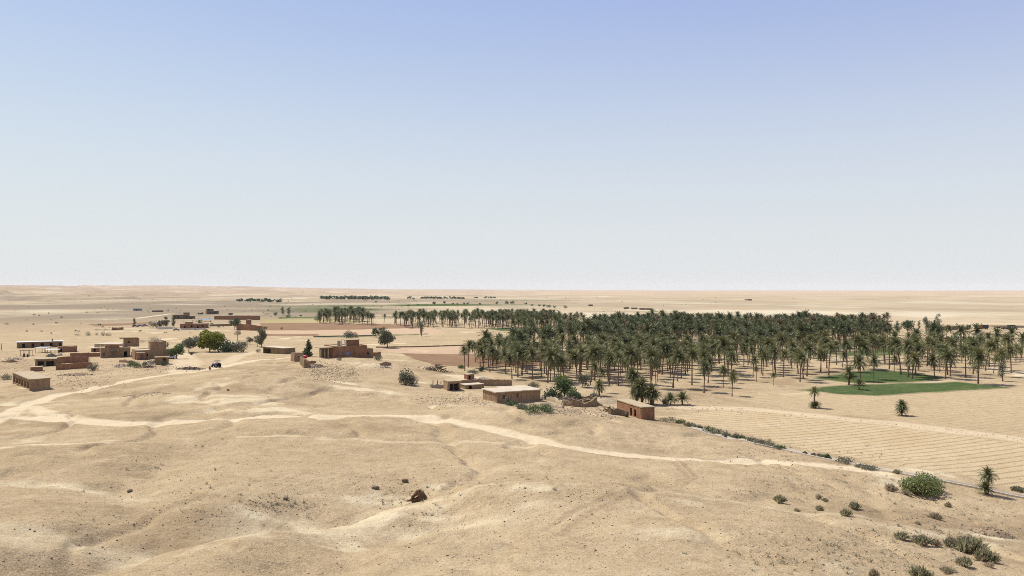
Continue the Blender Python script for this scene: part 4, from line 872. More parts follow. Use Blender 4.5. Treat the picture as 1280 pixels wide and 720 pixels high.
scatter('verge_clods', 'brown clods along the edge of the pale strip between the fields', [(930 + 18 * q_, 514.5 + q_ * 1.1 + (q_ * .07) ** 2 * 8, 10, 1.0, 16) for q_ in range(20)], 'clod', .06, .3)
scatter('pale_stones', 'pale pebbles strewn over the sandy slope', [(640, 640, 300, 50, 600), (1130, 650, 90, 40, 420), (1040, 580, 80, 16, 330), (300, 600, 150, 60, 420), (560, 660, 60, 25, 200), (1150, 690, 90, 16, 240)], 'roof_pale', .04, .2)
heap('rubble_heap', 'pale boulder heap between the green bushes and the thin roofed shed', 188, 455.5, 1.6, .9, 1.2, 'roof_pale', 40, .3, .8, cat='stone heap')
heap('rubble_heap', 'tan rubble heap left of the green bushes by the porch', 152, 458.5, 2.6, 1.2, .8, 'stone', 70, .2, .7, cat='stone heap')
heap('rubble_heap', 'low brown rubble bank between the track and the walled yard', 95, 469, 5.0, 1.4, .6, 'clod', 150, .15, .5, cat='stone heap')
heap('rubble_heap', 'grey brown rubble before the pole shade in the stony yard', 18, 449.5, 3.2, 1.4, .7, 'stone', 110, .15, .6, cat='stone heap')
wall_line('ruined_wall', 'crumbled low wall ends in the stony yard at far left', [(3, 452.5), (14, 453), (22, 452.6)], [.5, .8, .4], .6, 'mud', cat='ruin', rough=.5)
wall_line('ruined_wall', 'crumbled garden wall under the bushes of the tower house', [(150, 452.8), (158, 453.2), (168, 454)], [.7, .9, .6], .5, 'mud', cat='ruin', rough=.45)
wall_line('ruined_wall', 'low broken wall at the back of the hedge below the pale roofed house', [(676, 506.5), (690, 508.5), (704, 510)], [.6, .9, .5], .6, 'stone', cat='ruin', rough=.5)
branch_heap('wood_heap', 'dry branches heaped beside the long low red wall', 104, 448.6, 2.0, .7, 26); branch_heap('wood_heap', 'brush pile by the thin roofed low shed', 187, 459.4, 1.5, .6, 20)
# ------------------------------------------------------------------ far village
def far_house(label, A, B, depth, hpx, mat, holes=(), roof='roof_mud', name='brick_house', cat='house', group='houses of the far village', extra=None):
    s = Bld(name, label, cat, A, B, depth, 0, group); k = s.k; s.h = hpx * k
    s.walls(mat, {'f': [(a * s.w, c * s.w, d * s.h, e * s.h) for a, c, d, e in holes]}, step=4); s.roof(roof, over=.1, th=.25, n=3)
    if extra: a, c, hh = extra; s.walls(mat, {'f': [(a * s.w + 1.0, a * s.w + 2.4, s.h + .8, s.h + 2.0)]}, a * s.w, c * s.w, .05, depth * .8, s.h + .26, s.h + hh * k, step=4); slab('roof', s.o, a * s.w - .1, c * s.w + .1, -.05, depth * .8 + .1, s.h + hh * k + .01, s.h + hh * k + .3, roof, n=2)
    return s
far_house('dark stepped house with higher right block, in the far village', (216, 399), (237, 398.7), 9, 5.4, 'far_brick', [(.1, .16, .3, .7), (.3, .36, .3, .7), (.8, .86, .3, .7)], extra=(.64, 1, 2.6))
far_house('dark stepped house standing highest and farthest in the far village', (258.5, 392.9), (273.5, 392.7), 12, 4.0, 'far_brick', [(.6, .7, .3, .7)], extra=(0, .56, 2.6))
far_house('small dark annex right of the stepped house in the far village', (237.5, 398.4), (244, 398.3), 7, 3.0, 'far_brick')
far_house('long reddish house behind the bright green tree, front in shade', (225, 410.6), (259, 410.2), 9, 5.6, 'mud_red', [(.15, .2, 0, .6), (.4, .46, .3, .7), (.62, .68, 0, .6), (.8, .86, .3, .7)], extra=(.18, .42, 2.0))
far_house('little grey blue house alone on the far plain at left', (166.5, 388.4), (177, 388.3), 10, 2.8, 'greypaint', [(.3, .5, 0, .6)], roof='tin')
far_house('lone low ruin on the far plain right of the grey blue house', (190, 390), (202.5, 389.9), 8, 1.7, 'far_brick', roof='mud_dark')
far_house('tiny dark hut left of the farthest stepped house', (247, 393), (251, 393), 7, 2.0, 'far_brick'); far_house('tiny dark hut near the right end of the far village', (285.5, 393.6), (288.4, 393.6), 6, 2.0, 'far_brick')
wall_line('village_wall', 'long red mud wall at the far end of the village', [(268, 399.4), (290, 399.6), (325, 400)], [3.0, 3.4, 3.6], .6, 'mud_red', group='walls of the far village'); wall_line('village_wall', 'thick red mud wall right of the dark rounded tree', [(296, 412.6), (312, 413.2), (328, 413.2)], [4.2, 3.8, 2.8], .6, 'mud_red', group='walls of the far village')
wall_line('village_wall', 'white compound wall in front of the village trees', [(197, 411.8), (206, 411.6), (216, 411.4)], 1.7, .5, 'white', group='walls of the far village'); wall_line('village_wall', 'white compound wall below the long reddish house', [(226, 412.6), (240, 412.4), (258, 412)], 1.0, .5, 'white', group='walls of the far village')
wall_line('village_wall', 'low brown wall and bank right of the long reddish house', [(262, 408), (275, 407.6), (290, 407.4)], 1.4, .8, 'mud_dark', group='walls of the far village')
far_house('red mud gatehouse block above the thick red wall', (307.5, 406.8), (312, 406.8), 4, 6.6, 'mud_red', name='gate_tower', cat='tower')
s = shelter('tarp_shelter', 'blue tarpaulin shelter in the far village', (249.5, 402.6), (263.5, 402.4), 9, 2.6, 'tarp', 3)
shelter('shade_shelter', 'dark roofed shelter left of the blue tarpaulin', (240.5, 402.6), (249, 402.5), 5, 2.4, 'mud_dark', 3)
wall_line('field_wall', 'reddish low mud wall between the scattered bushes at left', [(140, 412.8), (147, 412.4), (154, 412)], 1.5, .6, 'mud_red')
wall_line('field_wall', 'thin dark field bank ending at the pointed post', [(392, 421.4), (420, 420.6), (470, 420)], .5, .9, 'leaf_olive', cat='bank')
wall_line('field_bank', 'long dark earth bank behind the olive tree by the red house', [(470, 434.6), (520, 434), (565, 432.6), (600, 431.5)], .5, .9, 'mud_dark', cat='bank')
# camp on the right, far behind the palms
far_house('long low flat roofed shed at the right picture edge', (1243, 410), (1284, 409.6), 14, 1.8, 'mud_pale', [(.1, .2, 0, .7), (.5, .56, 0, .7)], roof='mud_dark', name='long_shed', cat='shed', group=None)
far_house('dark low building behind the tall grey trees', (1171, 413), (1197, 412.6), 10, 4.4, 'mud_dark', [(.2, .26, 0, .5), (.6, .66, 0, .5)], roof='mud_dark', name='farm_shed', cat='shed', group=None)
far_house('low pale flat building on the plain behind the palms', (1100, 402.5), (1116, 402.4), 10, 1.2, 'mud_pale', roof='roof_mud', name='farm_shed', cat='shed', group=None)

# ------------------------------------------------------------------ vehicles
def wheel(par, x, y, r, w_=.2):
    b = bmesh.new(); tube(b, [(x, y - w_ / 2, r), (x, y - w_ / 2 + .03, r), (x, y + w_ / 2 - .03, r), (x, y + w_ / 2, r)], [r * .9, r, r, r * .9], 16); t = obj('wheel', b, 'rubber', par)
    b = bmesh.new(); s = 1 if y > 0 else -1; tube(b, [(x, y + s * (w_ / 2 + .003), r), (x, y + s * (w_ / 2 + .03), r)], [r * .55, r * .5], 12); obj('rim', b, 'greypaint', t)
def car(name, label, px, py, rz, paint, cat='car', group=None):
    o = P(px, py); e = tag(empty(name, o, rz), label, cat, group); b = bmesh.new()
    prof = [(-2.05, .35), (-2.05, .8), (-1.9, .92), (-1.0, .98), (.75, .95), (1.95, .82), (2.05, .6), (2.05, .35)]
    def loft(prof, hw, mi=0):
        L = [[b.verts.new((x, s * hw * (1 - .06 * (z > .85)), z)) for x, z in prof] for s in (-1, 1)]; n = len(prof)
        for i in range(n): b.faces.new((L[0][i], L[0][(i + 1) % n], L[1][(i + 1) % n], L[1][i]))
        b.faces.new(L[0][::-1]); b.faces.new(L[1])
    loft(prof, .83); loft([(-1.6, .93), (-1.15, 1.42), (.15, 1.44), (.85, .93)], .70); bmesh.ops.recalc_face_normals(b, faces=b.faces)
    bmesh.ops.bevel(b, geom=b.edges[:], offset=.04, segments=1, affect='EDGES'); obj('body', b, paint, e)
    b = bmesh.new()
    for s in (-1, 1):
        q = [b.verts.new((x, s * .708, z)) for x, z in ((-1.35, 1.0), (-1.05, 1.34), (.1, 1.36), (.6, 1.0))]; b.faces.new(q if s < 0 else q[::-1])
    for xs in (((-1.585, 1.02), (-1.22, 1.36)), ((.80, 1.02), (.25, 1.37))):
        q = [b.verts.new((x + (.03 if x > 0 else -.03), y, z)) for (x, z), ys in zip(xs, ((-.6, .6), (.56, -.56))) for y in ys]; b.faces.new(q)
    obj('window', b, 'glass', e)
    for x in (-1.3, 1.3):
        for y in (-.74, .74): wheel(e, x, y, .32)
    for s in (-1, 1): part_box('headlight', e, 2.04, 2.08, s * .6 - .15, s * .6 + .15, .6, .74, 'white')
    return e
car('parked_car', 'dusty pale car parked under the green tree beside the tower house', 215.8, 448.2, R(96), 'carpaint'); car('parked_car', 'grey car parked by the white village wall', 220.5, 413.2, R(20), 'greypaint')
for i, (px, py, m_, lab) in enumerate(((169, 408.6, 'black', 'dark car at the left end of the far parked row'), (175, 408.2, 'greypaint', 'grey car second from the left in the far parked row'), (181, 407.8, 'bluemetal', 'blue car at the right end of the far parked row'))): car('parked_car', lab, px, py, R(10 + 25 * i), m_, group='cars parked before the far village')
def tractor(label, px, py, rz):
    o = P(px, py); e = tag(empty('tractor', o, rz), label, 'tractor'); b = bmesh.new(); box(b, .1, 1.5, -.3, .3, .55, 1.15); bmesh.ops.bevel(b, geom=b.edges[:], offset=.06, segments=1, affect='EDGES'); bmesh.ops.recalc_face_normals(b, faces=b.faces); obj('hood', b, 'bluemetal', e)
    part_box('chassis', e, -.9, 1.4, -.22, .22, .42, .545, 'black'); part_box('grille', e, 1.505, 1.53, -.24, .24, .62, 1.08, 'carpaint')
    for s in (-1, 1): wheel(e, -.6, s * .62, .62, .32); wheel(e, 1.15, s * .5, .36, .2)
    for s in (-1, 1): part_box('fender', e, -1.1, -.1, s * .62 - .17, s * .62 + .17, 1.27, 1.32, 'carpaint')
    part_box('seat', e, -.75, -.3, -.22, .22, .95, 1.08, 'black'); part_box('backrest', e, -.82, -.755, -.22, .22, 1.0, 1.45, 'black')
    b = bmesh.new(); tube(b, [(.1, 0, 1.1), (-.15, 0, 1.45)], [.03, .03], 6); bmesh.ops.create_circle(b, cap_ends=True, radius=.18, segments=12, matrix=Matrix.Translation((-.16, 0, 1.46)) @ Matrix.Rotation(R(-35), 4, 'Y')); obj('steering_wheel', b, 'black', e)
    for x in (-.85, .05):
        for y in (-.42, .42): b = bmesh.new(); tube(b, [(x, y, .6), (x, y, 1.95)], [.03, .03], 5); obj('post', b, 'black', e)
    part_box('canopy', e, -1.0, .25, -.55, .55, 1.95, 2.03, 'bluemetal'); b = bmesh.new(); tube(b, [(.9, .1, 1.15), (.9, .1, 1.75)], [.04, .035], 6); obj('exhaust', b, 'black', e)
tractor('small dark tractor with canopy parked on the dusty yard beside the track', 270.5, 459.2, R(155))
def truck(label, px, py, rz, cab, bodym):
    o = P(px, py); e = tag(empty('truck', o, rz), label, 'truck'); b = bmesh.new(); box(b, -3.0, 1.0, -1.1, 1.1, .9, 2.9); bmesh.ops.bevel(b, geom=b.edges[:], offset=.05, segments=1, affect='EDGES'); bmesh.ops.recalc_face_normals(b, faces=b.faces); obj('cargo_box', b, bodym, e)
    b = bmesh.new(); box(b, 1.1, 2.7, -1.05, 1.05, .6, 2.3); bmesh.ops.bevel(b, geom=b.edges[:], offset=.12, segments=2, affect='EDGES'); bmesh.ops.recalc_face_normals(b, faces=b.faces); obj('cab', b, cab, e)
    part_box('chassis', e, -3, 2.6, -.4, .4, .5, .85, 'black'); part_box('windscreen', e, 2.69, 2.72, -.85, .85, 1.5, 2.1, 'glass')
    for x in (-2.1, 1.8):
        for y in (-.95, .95): wheel(e, x, y, .48, .3)
truck('truck with black cargo box and red cab on the pale plain at right', 1229, 411.6, R(185), 'red', 'black'); truck('dark truck under the long low shed roof at right', 1266, 411.8, R(5), 'greypaint', 'black'); car('parked_car', 'dark car by the long low shed at right', 1256, 411.6, R(0), 'black')
o = P(239.5, 443.8); e = tag(empty('hand_cart', o, R(12)), 'dark flat cart under the trees beside the bright green tree', 'cart'); part_box('bed', e, -1.1, 1.1, -.5, .5, .55, .65, 'wood'); part_box('load', e, -.9, .9, -.42, .42, .655, 1.25, 'leaf_dry')
for y in (-.6, .6): wheel(e, 0, y, .35, .1)
b = bmesh.new()
for y in (-.3, .3): tube(b, [(1.1, y, .6), (2.0, y, .25)], [.035, .035], 5)
obj('handle', b, 'wood', e)
# ------------------------------------------------------------------ single things on the slope
def pole(label, px, py, h, name='utility_pole', arm=True):
    o = P(px, py); b = bmesh.new(); tube(b, [(0, 0, -.4), (0, 0, h)], [.13, .09], 8); e = obj(name, b, 'wood', None, o); tag(e, label, 'pole')
    if arm: part_box('crossarm', e, -.7, .7, .11, .2, h - .7, h - .58, 'wood')
pole('thin wooden pole at the left picture edge', 1.8, 437.6, 2.9, arm=False)
pole('pointed dark post at the end of the thin field bank', 392.3, 421.6, 1.9, 'field_post', False)
o = P(521.5, 626.6); b = bmesh.new()
tube(b, [(-1.35, -.1, -.02), (-1.0, -.05, .06), (-.62, 0, .18), (-.5, 0, .5), (-.3, 0, .8), (.0, .02, .98), (.35, .04, .95)], [.05, .1, .2, .2, .22, .28, .4], 9)
tube(b, [(.1, .05, .85), (.45, .06, .8), (.62, .06, .45), (.5, .05, -.1)], [.4, .52, .6, .6], 10); tube(b, [(-.7, 0, .05), (-.2, .05, .14), (.45, .05, .25)], [.2, .26, .45], 8); jitter(b, .09, 2.2, 4); bmesh.ops.scale(b, vec=(.85, .85, .85), verts=b.verts)
tag(obj('rusty_hulk', b, 'rust', None, o), 'dark rust brown curled hulk with a hole, alone on the sandy slope', 'scrap')
def rock(label, px, py, wd, hh, mat='darkstone', sub=2):
    o = P(px, py); b = bmesh.new(); bmesh.ops.create_icosphere(b, subdivisions=sub, radius=.5)
    for v in b.verts: v.co = Vector((v.co.x * wd, v.co.y * wd * .7, v.co.z * hh * 1.3 + hh * .25))
    jitter(b, min(wd, hh) * .16, 2.2 / max(wd, .4), rng.randrange(99)); return tag(obj('rock', b, mat, None, o), label, 'rock')
rock('dark low rock above and left of the rusty hulk', 506, 602.5, .75, .45); rock('flat dark rock farther left of the rusty hulk', 469, 610.5, .8, .38); rock('small dark rock far left on the pale bare clay', 163, 614.8, .6, .3); rock('dark rock at the end of the pale clay in the left foreground', 357, 624, .5, .25)
rock('dark stump like stone beside the parked tractor', 262.3, 461.6, .7, 1.0); rock('dark stone below the track near the centre left', 285, 488, .6, .4)
heap('dirt_heap', 'brown cloddy earth heap near the right picture edge', 1241, 668, 2.1, 1.3, .6, 'clod', 190, .08, .3, cat='earth heap'); heap('stone_heap', 'dark stone row below the tractor yard', 238, 461.8, 4.2, .9, .7, 'darkstone', 90, .3, .8, cat='stone heap')
heap('stone_heap', 'brown stones piled along the bank below the ruined tower', 392, 459, 3.4, 2.0, .9, 'clod', 90, .3, .7, cat='stone heap'); heap('stone_heap', 'low stone pile at the end of the slope right of the house', 480, 459.5, 2.0, .9, .5, 'stone', 50, .2, .6, cat='stone heap')
heap('stone_heap', 'low brown stony knoll on the slope below the left track', 182, 494.5, 5.0, 2.2, .45, 'stone', 260, .1, .32, cat='stone heap', core=False); heap('sand_mound', 'smooth pale sand mound left of the red ended house', 752, 503, 5, 3, 1.1, 'roof_mud', 10, .1, .2, cat='mound')
# concrete water channel along the field
ch = [(862, 535.5), (905, 546.5), (945, 555), (980, 562), (1030, 573), (1082, 584), (1130, 592.5), (1180, 602), (1230, 612), (1290, 624), (1350, 636)]
Q = [P(*p) for p in ch]; b = bmesh.new(); rings = []; o = Q[0].copy()
pr = [(-.62, -.3), (-.62, .22), (-.46, .24), (-.3, -.1), (.3, -.1), (.46, .24), (.62, .22), (.62, -.3)]
pts = []
for a, c in zip(Q[:-1], Q[1:]): pts += [a.lerp(c, i / 6) for i in range(6)]
pts.append(Q[-1])
for i, p in enumerate(pts):
    d = (pts[min(i + 1, len(pts) - 1)] - pts[max(i - 1, 0)]).xy.normalized(); n = Vector((-d.y, d.x, 0)); z = max(gz(p.x, p.y), gz(p.x + n.x * .6, p.y + n.y * .6), gz(p.x - n.x * .6, p.y - n.y * .6)) - o.z
    rings.append([b.verts.new(Vector(((p - o).x, (p - o).y, z + h)) + n * q) for q, h in pr])
for r0, r1 in zip(rings[:-1], rings[1:]):
    for k in range(8): b.faces.new((r0[k], r1[k], r1[(k + 1) % 8], r0[(k + 1) % 8]))
bmesh.ops.recalc_face_normals(b, faces=b.faces); tag(obj('water_channel', b, 'concrete', None, o), 'pale concrete irrigation channel along the near edge of the furrowed field', 'channel')

# ------------------------------------------------------------------ trees and bushes by the village
T = tree
T('leafy_tree', 'big bright yellow green tree in the middle of the village', 262, 440, 26, 31, 'round', 'leaf_bright', n=3800, trunk=.06)
T('leafy_tree', 'green tree at the right end of the tower house', 221, 448.5, 19, 17, 'wide', 'leaf_green', n=1500, trunk=.1)
T('leafy_tree', 'dull olive tree left of the bright green tree', 236, 440, 17, 19, 'wide', 'leaf_olive', n=1200, trunk=.15); T('leafy_tree', 'grey tree peeping behind the bright green tree', 248, 432, 14, 12, 'round', 'leaf_grey', n=700, trunk=.2)
T('bush', 'small green bush behind the tower house roof', 208.5, 434, 9, 6, 'bush', 'leaf_dark', n=350); T('bush', 'grey bush on the plain behind the upper room', 194, 427.5, 8, 14, 'bush', 'leaf_grey', n=400); T('bush', 'low dark bushes left of the grey bush behind the upper room', 178, 428, 4, 14, 'bush', 'leaf_olive', n=350)
T('bush', 'dark olive bush right of the bright green tree', 283, 440, 18, 21, 'bush', 'leaf_dark', n=1000); T('bush', 'dark olive bush next but one from the bright green tree', 297, 440, 16, 19, 'bush', 'leaf_olive', n=900); T('bush', 'low green bush at the foot of the bright green tree row', 289, 439.5, 10, 12, 'bush', 'leaf_green', n=600)
T('bush', 'small round dark bush left of the dry olive tree', 305.5, 432.5, 8, 10, 'bush', 'leaf_dark', n=450); T('leafy_tree', 'dry olive brown tree left of the tall grey tree', 312.5, 431, 11, 9, 'round', 'leaf_olive', n=600, trunk=.25)
T('leafy_tree', 'tall grey green tree behind the white roofed dark shed', 327, 434, 24, 15, 'tall', 'leaf_olive', n=1500, trunk=.12); T('leafy_tree', 'pale grey tree close against the tall grey green tree', 321.5, 433, 14, 9, 'round', 'leaf_grey', n=600, trunk=.2); T('bush', 'low bush left of the white roofed dark shed', 323, 440.5, 6, 7, 'bush', 'leaf_olive', n=350)
T('leafy_tree', 'bare brown tree on the plain right of the bright green tree', 297, 425, 13, 8, 'round', 'leaf_dry', n=260, trunk=.4); T('leafy_tree', 'little dark tree by the brown field right of the village', 331.5, 413.5, 7, 6, 'round', 'leaf_dark', n=300, trunk=.2)
T('conifer', 'dark green cone shaped tree beside the ruined tower', 385.5, 446, 22.5, 14, 'cone', 'leaf_dark', n=1900, trunk=.08)
T('bush', 'grey green bush behind the rooftop room of the red brown house', 436, 422.5, 11, 13, 'bush', 'leaf_grey', n=700); T('bush', 'brownish bush right of the bush behind the rooftop room', 443.5, 422, 8, 9, 'bush', 'leaf_dry', n=350)
T('leafy_tree', 'dark green double crowned tree beyond the red brown house', 470, 421.5, 14, 10, 'round', 'leaf_dark', n=800, trunk=.15); T('leafy_tree', 'dark green tree touching the double crowned tree', 477.5, 420.5, 12, 9, 'round', 'leaf_dark', n=600, trunk=.15)
T('leafy_tree', 'olive tree standing alone right of the red brown house', 484, 435, 24, 20, 'round', 'leaf_olive', n=1500, trunk=.22); T('bush', 'dark bush at the right end of the red brown house', 473, 450.5, 8.5, 10, 'bush', 'leaf_olive', n=600); T('bush', 'small bush below the windows of the red brown house', 424.5, 450.5, 5, 7, 'bush', 'leaf_olive', n=300)
T('bush', 'tall dark thorn bush on the slope left of the farm', 507, 481, 26, 17, 'bush', 'leaf_olive', n=1100); T('bush', 'lower brown thorn bush leaning on the tall thorn bush', 516, 481.5, 17, 13, 'bush', 'leaf_olive', n=500)
for px, py, hp, wp, lf, lab in ((164, 458, 9, 10, 'leaf_green', 'green bush left of the porch below the tower house'), (172, 459.5, 9, 11, 'leaf_green', 'green bush in front of the tower house porch'), (181, 458, 8, 7, 'leaf_dark', 'dark bush right of the tower house porch'), (205, 457, 8, 8, 'leaf_dark', 'dark bush before the thin roofed low shed'), (193, 455, 7, 5, 'leaf_olive', 'small bush at the left of the thin roofed low shed'), (116.5, 463.5, 12, 12, 'leaf_olive', 'dry olive bush at the right end of the walled yard'), (7.5, 475, 9, 13, 'leaf_olive', 'grey green bush left of the pillared tan house')):
    T('bush', lab, px, py, hp, wp, 'bush', lf, n=500)
for px, py, hp, wp, lf, lab in ((97, 419.5, 4, 7, 'leaf_olive', 'leftmost low bush in the row of bushes on the left plain'), (110, 419.5, 6.5, 7, 'leaf_olive', 'round bush on the left plain, left of its taller neighbour'), (121, 419, 4.5, 4, 'leaf_dry', 'small dry bush between two taller ones on the left plain'), (129, 420, 8, 6, 'leaf_olive', 'tallest dark bush of the row on the left plain'), (135.5, 420, 6, 7, 'leaf_dry', 'dry bush right of the tallest bush on the left plain'), (122, 413, 3, 9, 'leaf_olive', 'low far bush left of the reddish field wall'), (132, 413, 3, 10, 'leaf_olive', 'low far bush touching the reddish field wall'), (42, 406, 2.2, 3, 'leaf_dark', 'tiny dark bush alone high on the left plain'), (33.5, 414.6, 3, 3, 'leaf_olive', 'tiny olive bush low on the left plain'), (64.5, 417, 2, 3, 'leaf_dark', 'tiny dark bush right of its olive neighbour on the left plain')):
    T('bush', lab, px, py, hp, wp, 'bush', lf, n=220, group='bushes on the left plain')
for px, py, hp, wp, kd, lf, lab in ((168.5, 407, 9, 4, 'tall', 'leaf_dry', 'thin dry tree left in the far village'), (191, 410, 7, 9, 'round', 'leaf_olive', 'dry olive tree left of the white compound wall'), (199, 409.5, 9, 4.5, 'tall', 'leaf_dark', 'slim dark tree first in the village row behind the white wall'), (204, 409.5, 9, 6, 'round', 'leaf_olive', 'olive tree in the village row behind the white wall'), (209, 409.5, 9.5, 6, 'round', 'leaf_olive', 'olive tree nearest the dark column tree of the village'), (217.5, 409.5, 14, 5, 'tall', 'leaf_dark', 'dark column shaped tree in the far village'), (250, 409.5, 9, 5, 'tall', 'leaf_dark', 'slim dark tree before the long reddish house'), (293.5, 412.5, 14, 10, 'round', 'leaf_dark', 'dark rounded tree left of the thick red wall'), (207, 399.6, 3.5, 3, 'round', 'leaf_dark', 'tiny dark tree left of the stepped village house')):
    T('leafy_tree', lab, px, py, hp * 1.15, wp * 1.35, kd, lf, n=700, trunk=.08, group='trees of the far village')
for px, py, hp, wp, kd, lab in ((344.5, 395, 5, 5, 'round', 'low dark tree at the left of the roadside clump beyond the brown field'), (353.5, 394.5, 12, 6.5, 'tall', 'tall dark tree on the left of the roadside pair beyond the brown field'), (361.5, 395, 12, 6.5, 'tall', 'tall dark tree on the right of the roadside pair beyond the brown field'), (360, 397, 5, 7, 'bush', 'dark bush under the roadside pair of tall trees'), (334, 393, 2.2, 8, 'bush', 'low dark bush left of the roadside clump beyond the brown field'), (376.5, 396, 3, 2.5, 'round', 'tiny red brown tree right of the roadside pair'), (397, 402.5, 10, 9, 'round', 'round dark tree left of the small palm wood'), (352, 412, 3, 3, 'round', 'tiny dark bush inside the brown field')):
    T('leafy_tree', lab, px, py, hp, wp, kd, 'leaf_dark', n=420, trunk=.12)
# bushes by the farm and the grove edge
for px, py, hp, wp, kd, lf, lab in ((705, 499, 33, 25, 'wide', 'leaf_green', 'tall green bushy tree between the farm and the palms'), (704, 488, 23, 14, 'round', 'leaf_bright', 'yellow green tree top behind the tall green bushy tree'), (717, 502, 19, 19, 'bush', 'leaf_green', 'bright green bush at the foot of the bushy tree'), (692, 500, 19, 22, 'bush', 'leaf_dark', 'dark green bush left of the bushy tree'), (728, 484, 17, 20, 'wide', 'leaf_olive', 'olive tree under the palms right of the bushy tree'), (666, 485.5, 10, 15, 'bush', 'leaf_olive', 'round grey green bush behind the pale roofed house'), (742.5, 497, 8, 11, 'bush', 'leaf_grey', 'pale round bush beside the small palm'), (577, 460.5, 5, 9, 'bush', 'leaf_green', 'low green bush at the left foot of the palms'), (591, 467, 6, 14, 'bush', 'leaf_olive', 'low olive bush below the left palms'), (602, 464, 8, 7, 'bush', 'leaf_dark', 'dark bush at the foot of the left palms'), (832, 506, 11, 9, 'bush', 'leaf_dry', 'dry brown bush left of the stubby twin palms'),
                                   (640, 507, 7, 16, 'bush', 'leaf_green', 'green bush first in the hedge below the pale roofed house'), (653, 511, 9, 16, 'bush', 'leaf_olive', 'olive bush in the hedge below the pale roofed house'), (667, 515, 13, 24, 'bush', 'leaf_green', 'broad green bush in the hedge below the pale roofed house'), (684, 515, 11, 22, 'bush', 'leaf_green', 'green bush at the right end of the hedge below the pale roofed house'), (634, 506, 13, 7, 'bush', 'leaf_olive', 'upright bush against the wall of the pale roofed house')):
    T('bush' if kd == 'bush' else 'leafy_tree', lab, px, py, hp, wp, kd, lf, n=900, trunk=.1)
# shrubs along the channel, from the red ended house to the right
cs = [(835, 527.5, 8, 17), (850, 529.5, 6, 10), (861, 533, 6, 9), (868, 535, 5, 8), (874, 536, 5, 8), (886, 540, 8.5, 12), (896, 543, 8, 12), (908, 545.5, 8, 8), (919, 548.5, 8, 8), (927, 550, 7.5, 7), (940, 553, 8, 11), (950, 555, 7, 10), (960, 557.5, 9.5, 15), (974, 561, 6, 11), (1006, 568, 4, 4), (1017, 570, 4, 5), (1026, 572, 5, 8), (1034, 574, 7, 5), (1056, 579, 9, 14), (1078, 584.5, 4, 14), (1090, 587, 5, 18)]
lb = ['broad pale shrub first in the channel row, nearest the red ended house', 'small green shrub second in the channel row from the red house', 'low shrub third in the channel row from the red house', 'tiny shrub fourth in the channel row from the red house', 'tiny pale shrub fifth in the channel row from the red house', 'large dark green shrub sixth in the channel row from the red house', 'green shrub touching the large dark green channel shrub', 'upright dark shrub standing clear in the channel row', 'pale upright shrub right of the dark upright channel shrub', 'slim pale shrub at the start of the bare channel stretch', 'dark shrub left of the biggest green channel shrub', 'green shrub leaning on the biggest channel shrub', 'biggest green shrub of the channel row', 'low shrub just right of the biggest channel shrub', 'tiny tuft beside the bare white channel', 'second tiny tuft beside the bare white channel', 'low tuft left of the slim upright channel shrub', 'slim upright dark shrub on the white channel', 'round grey shrub at the lower channel, alone', 'long low dark shrub right of the round grey channel shrub', 'last long low shrub of the channel row before the bend']
for i, ((px, py, hp, wp), l) in enumerate(zip(cs, lb)): T('channel_shrub', l, px, py, hp * 1.12, wp * 1.35, 'bush', ['leaf_olive', 'leaf_green', 'leaf_olive', 'leaf_grey'][i % 4], n=480, group='shrubs along the water channel', cat='shrub')
T('thorn_bush', 'big bright green bush beside the channel at lower right', 1153, 615, 27, 47, 'bush', 'leaf_bush', n=3000, cat='bush', size=.15)
for i, (px, py, hp, wp, lf, l) in enumerate(((1121, 592, 7, 12, 'shrub', 'small grey shrub left of the big bright green bush by the channel'), (1113, 614, 11, 17, 'shrub_dry', 'dry brown shrub left below the big bright green bush'), (1132, 618.5, 8, 17, 'shrub', 'pale low shrub at the foot of the big bright green bush'), (1068, 636, 11, 14, 'shrub_green', 'olive shrub upper of two on the bare slope at right'), (1057, 645, 10, 17, 'shrub_green', 'olive shrub lower of two on the bare slope at right'), (975, 628.5, 12, 17, 'shrub_green', 'round olive shrub standing farthest left on the bare slope'), (1023, 624, 8, 8, 'shrub', 'small upright shrub above its low neighbour on the bare slope'), (1031, 627, 6, 9, 'shrub_green', 'small low shrub right of the small upright one'), (1024, 639, 9, 11, 'shrub', 'grey shrub below the small pair on the bare slope'), (996, 639, 5, 10, 'shrub_dry', 'flat dry tuft on the bare slope right of the round olive shrub'), (1169, 648.5, 10, 17, 'shrub_dry', 'brown dry shrub below the big bright green bush'), (1185, 634, 8, 9, 'shrub_dry', 'little dry shrub right of the brown dry one'),
        (1127, 674.5, 12, 20, 'shrub_green', 'leftmost shrub of the lower right cluster'), (1153, 681, 15, 26, 'shrub_green', 'second shrub from the left in the lower right cluster'), (1170, 682.5, 10, 14, 'shrub_dry', 'dry brown shrub in the middle of the lower right cluster'), (1188, 684, 16, 18, 'shrub', 'upright grey shrub right of the middle of the lower right cluster'), (1211, 690, 24, 40, 'shrub_green', 'largest shrub of the lower right cluster'), (1231, 701, 18, 30, 'shrub_green', 'dark green shrub at the right end of the lower right cluster'), (1150, 723, 18, 27, 'shrub_green', 'shrub cut by the bottom picture edge at right'), (1184, 715, 8, 22, 'shrub', 'sparse pale shrub near the bottom picture edge'), (1206, 708, 15, 20, 'shrub', 'sparse grey shrub below the largest of the cluster'), (1237, 709, 8, 13, 'shrub_dry', 'dry tuft below the dark green shrub at right'), (1092, 722, 14, 13, 'shrub_dry', 'dry shrub alone on the bottom picture edge'), (1147, 655, 4, 8, 'shrub_dry', 'tiny dry tuft left of the brown dry shrub'))):
    spiky('desert_shrub', l, px, py, wp, hp, lf, n=int(150 + wp * 9), group='desert shrubs on the lower right slope')
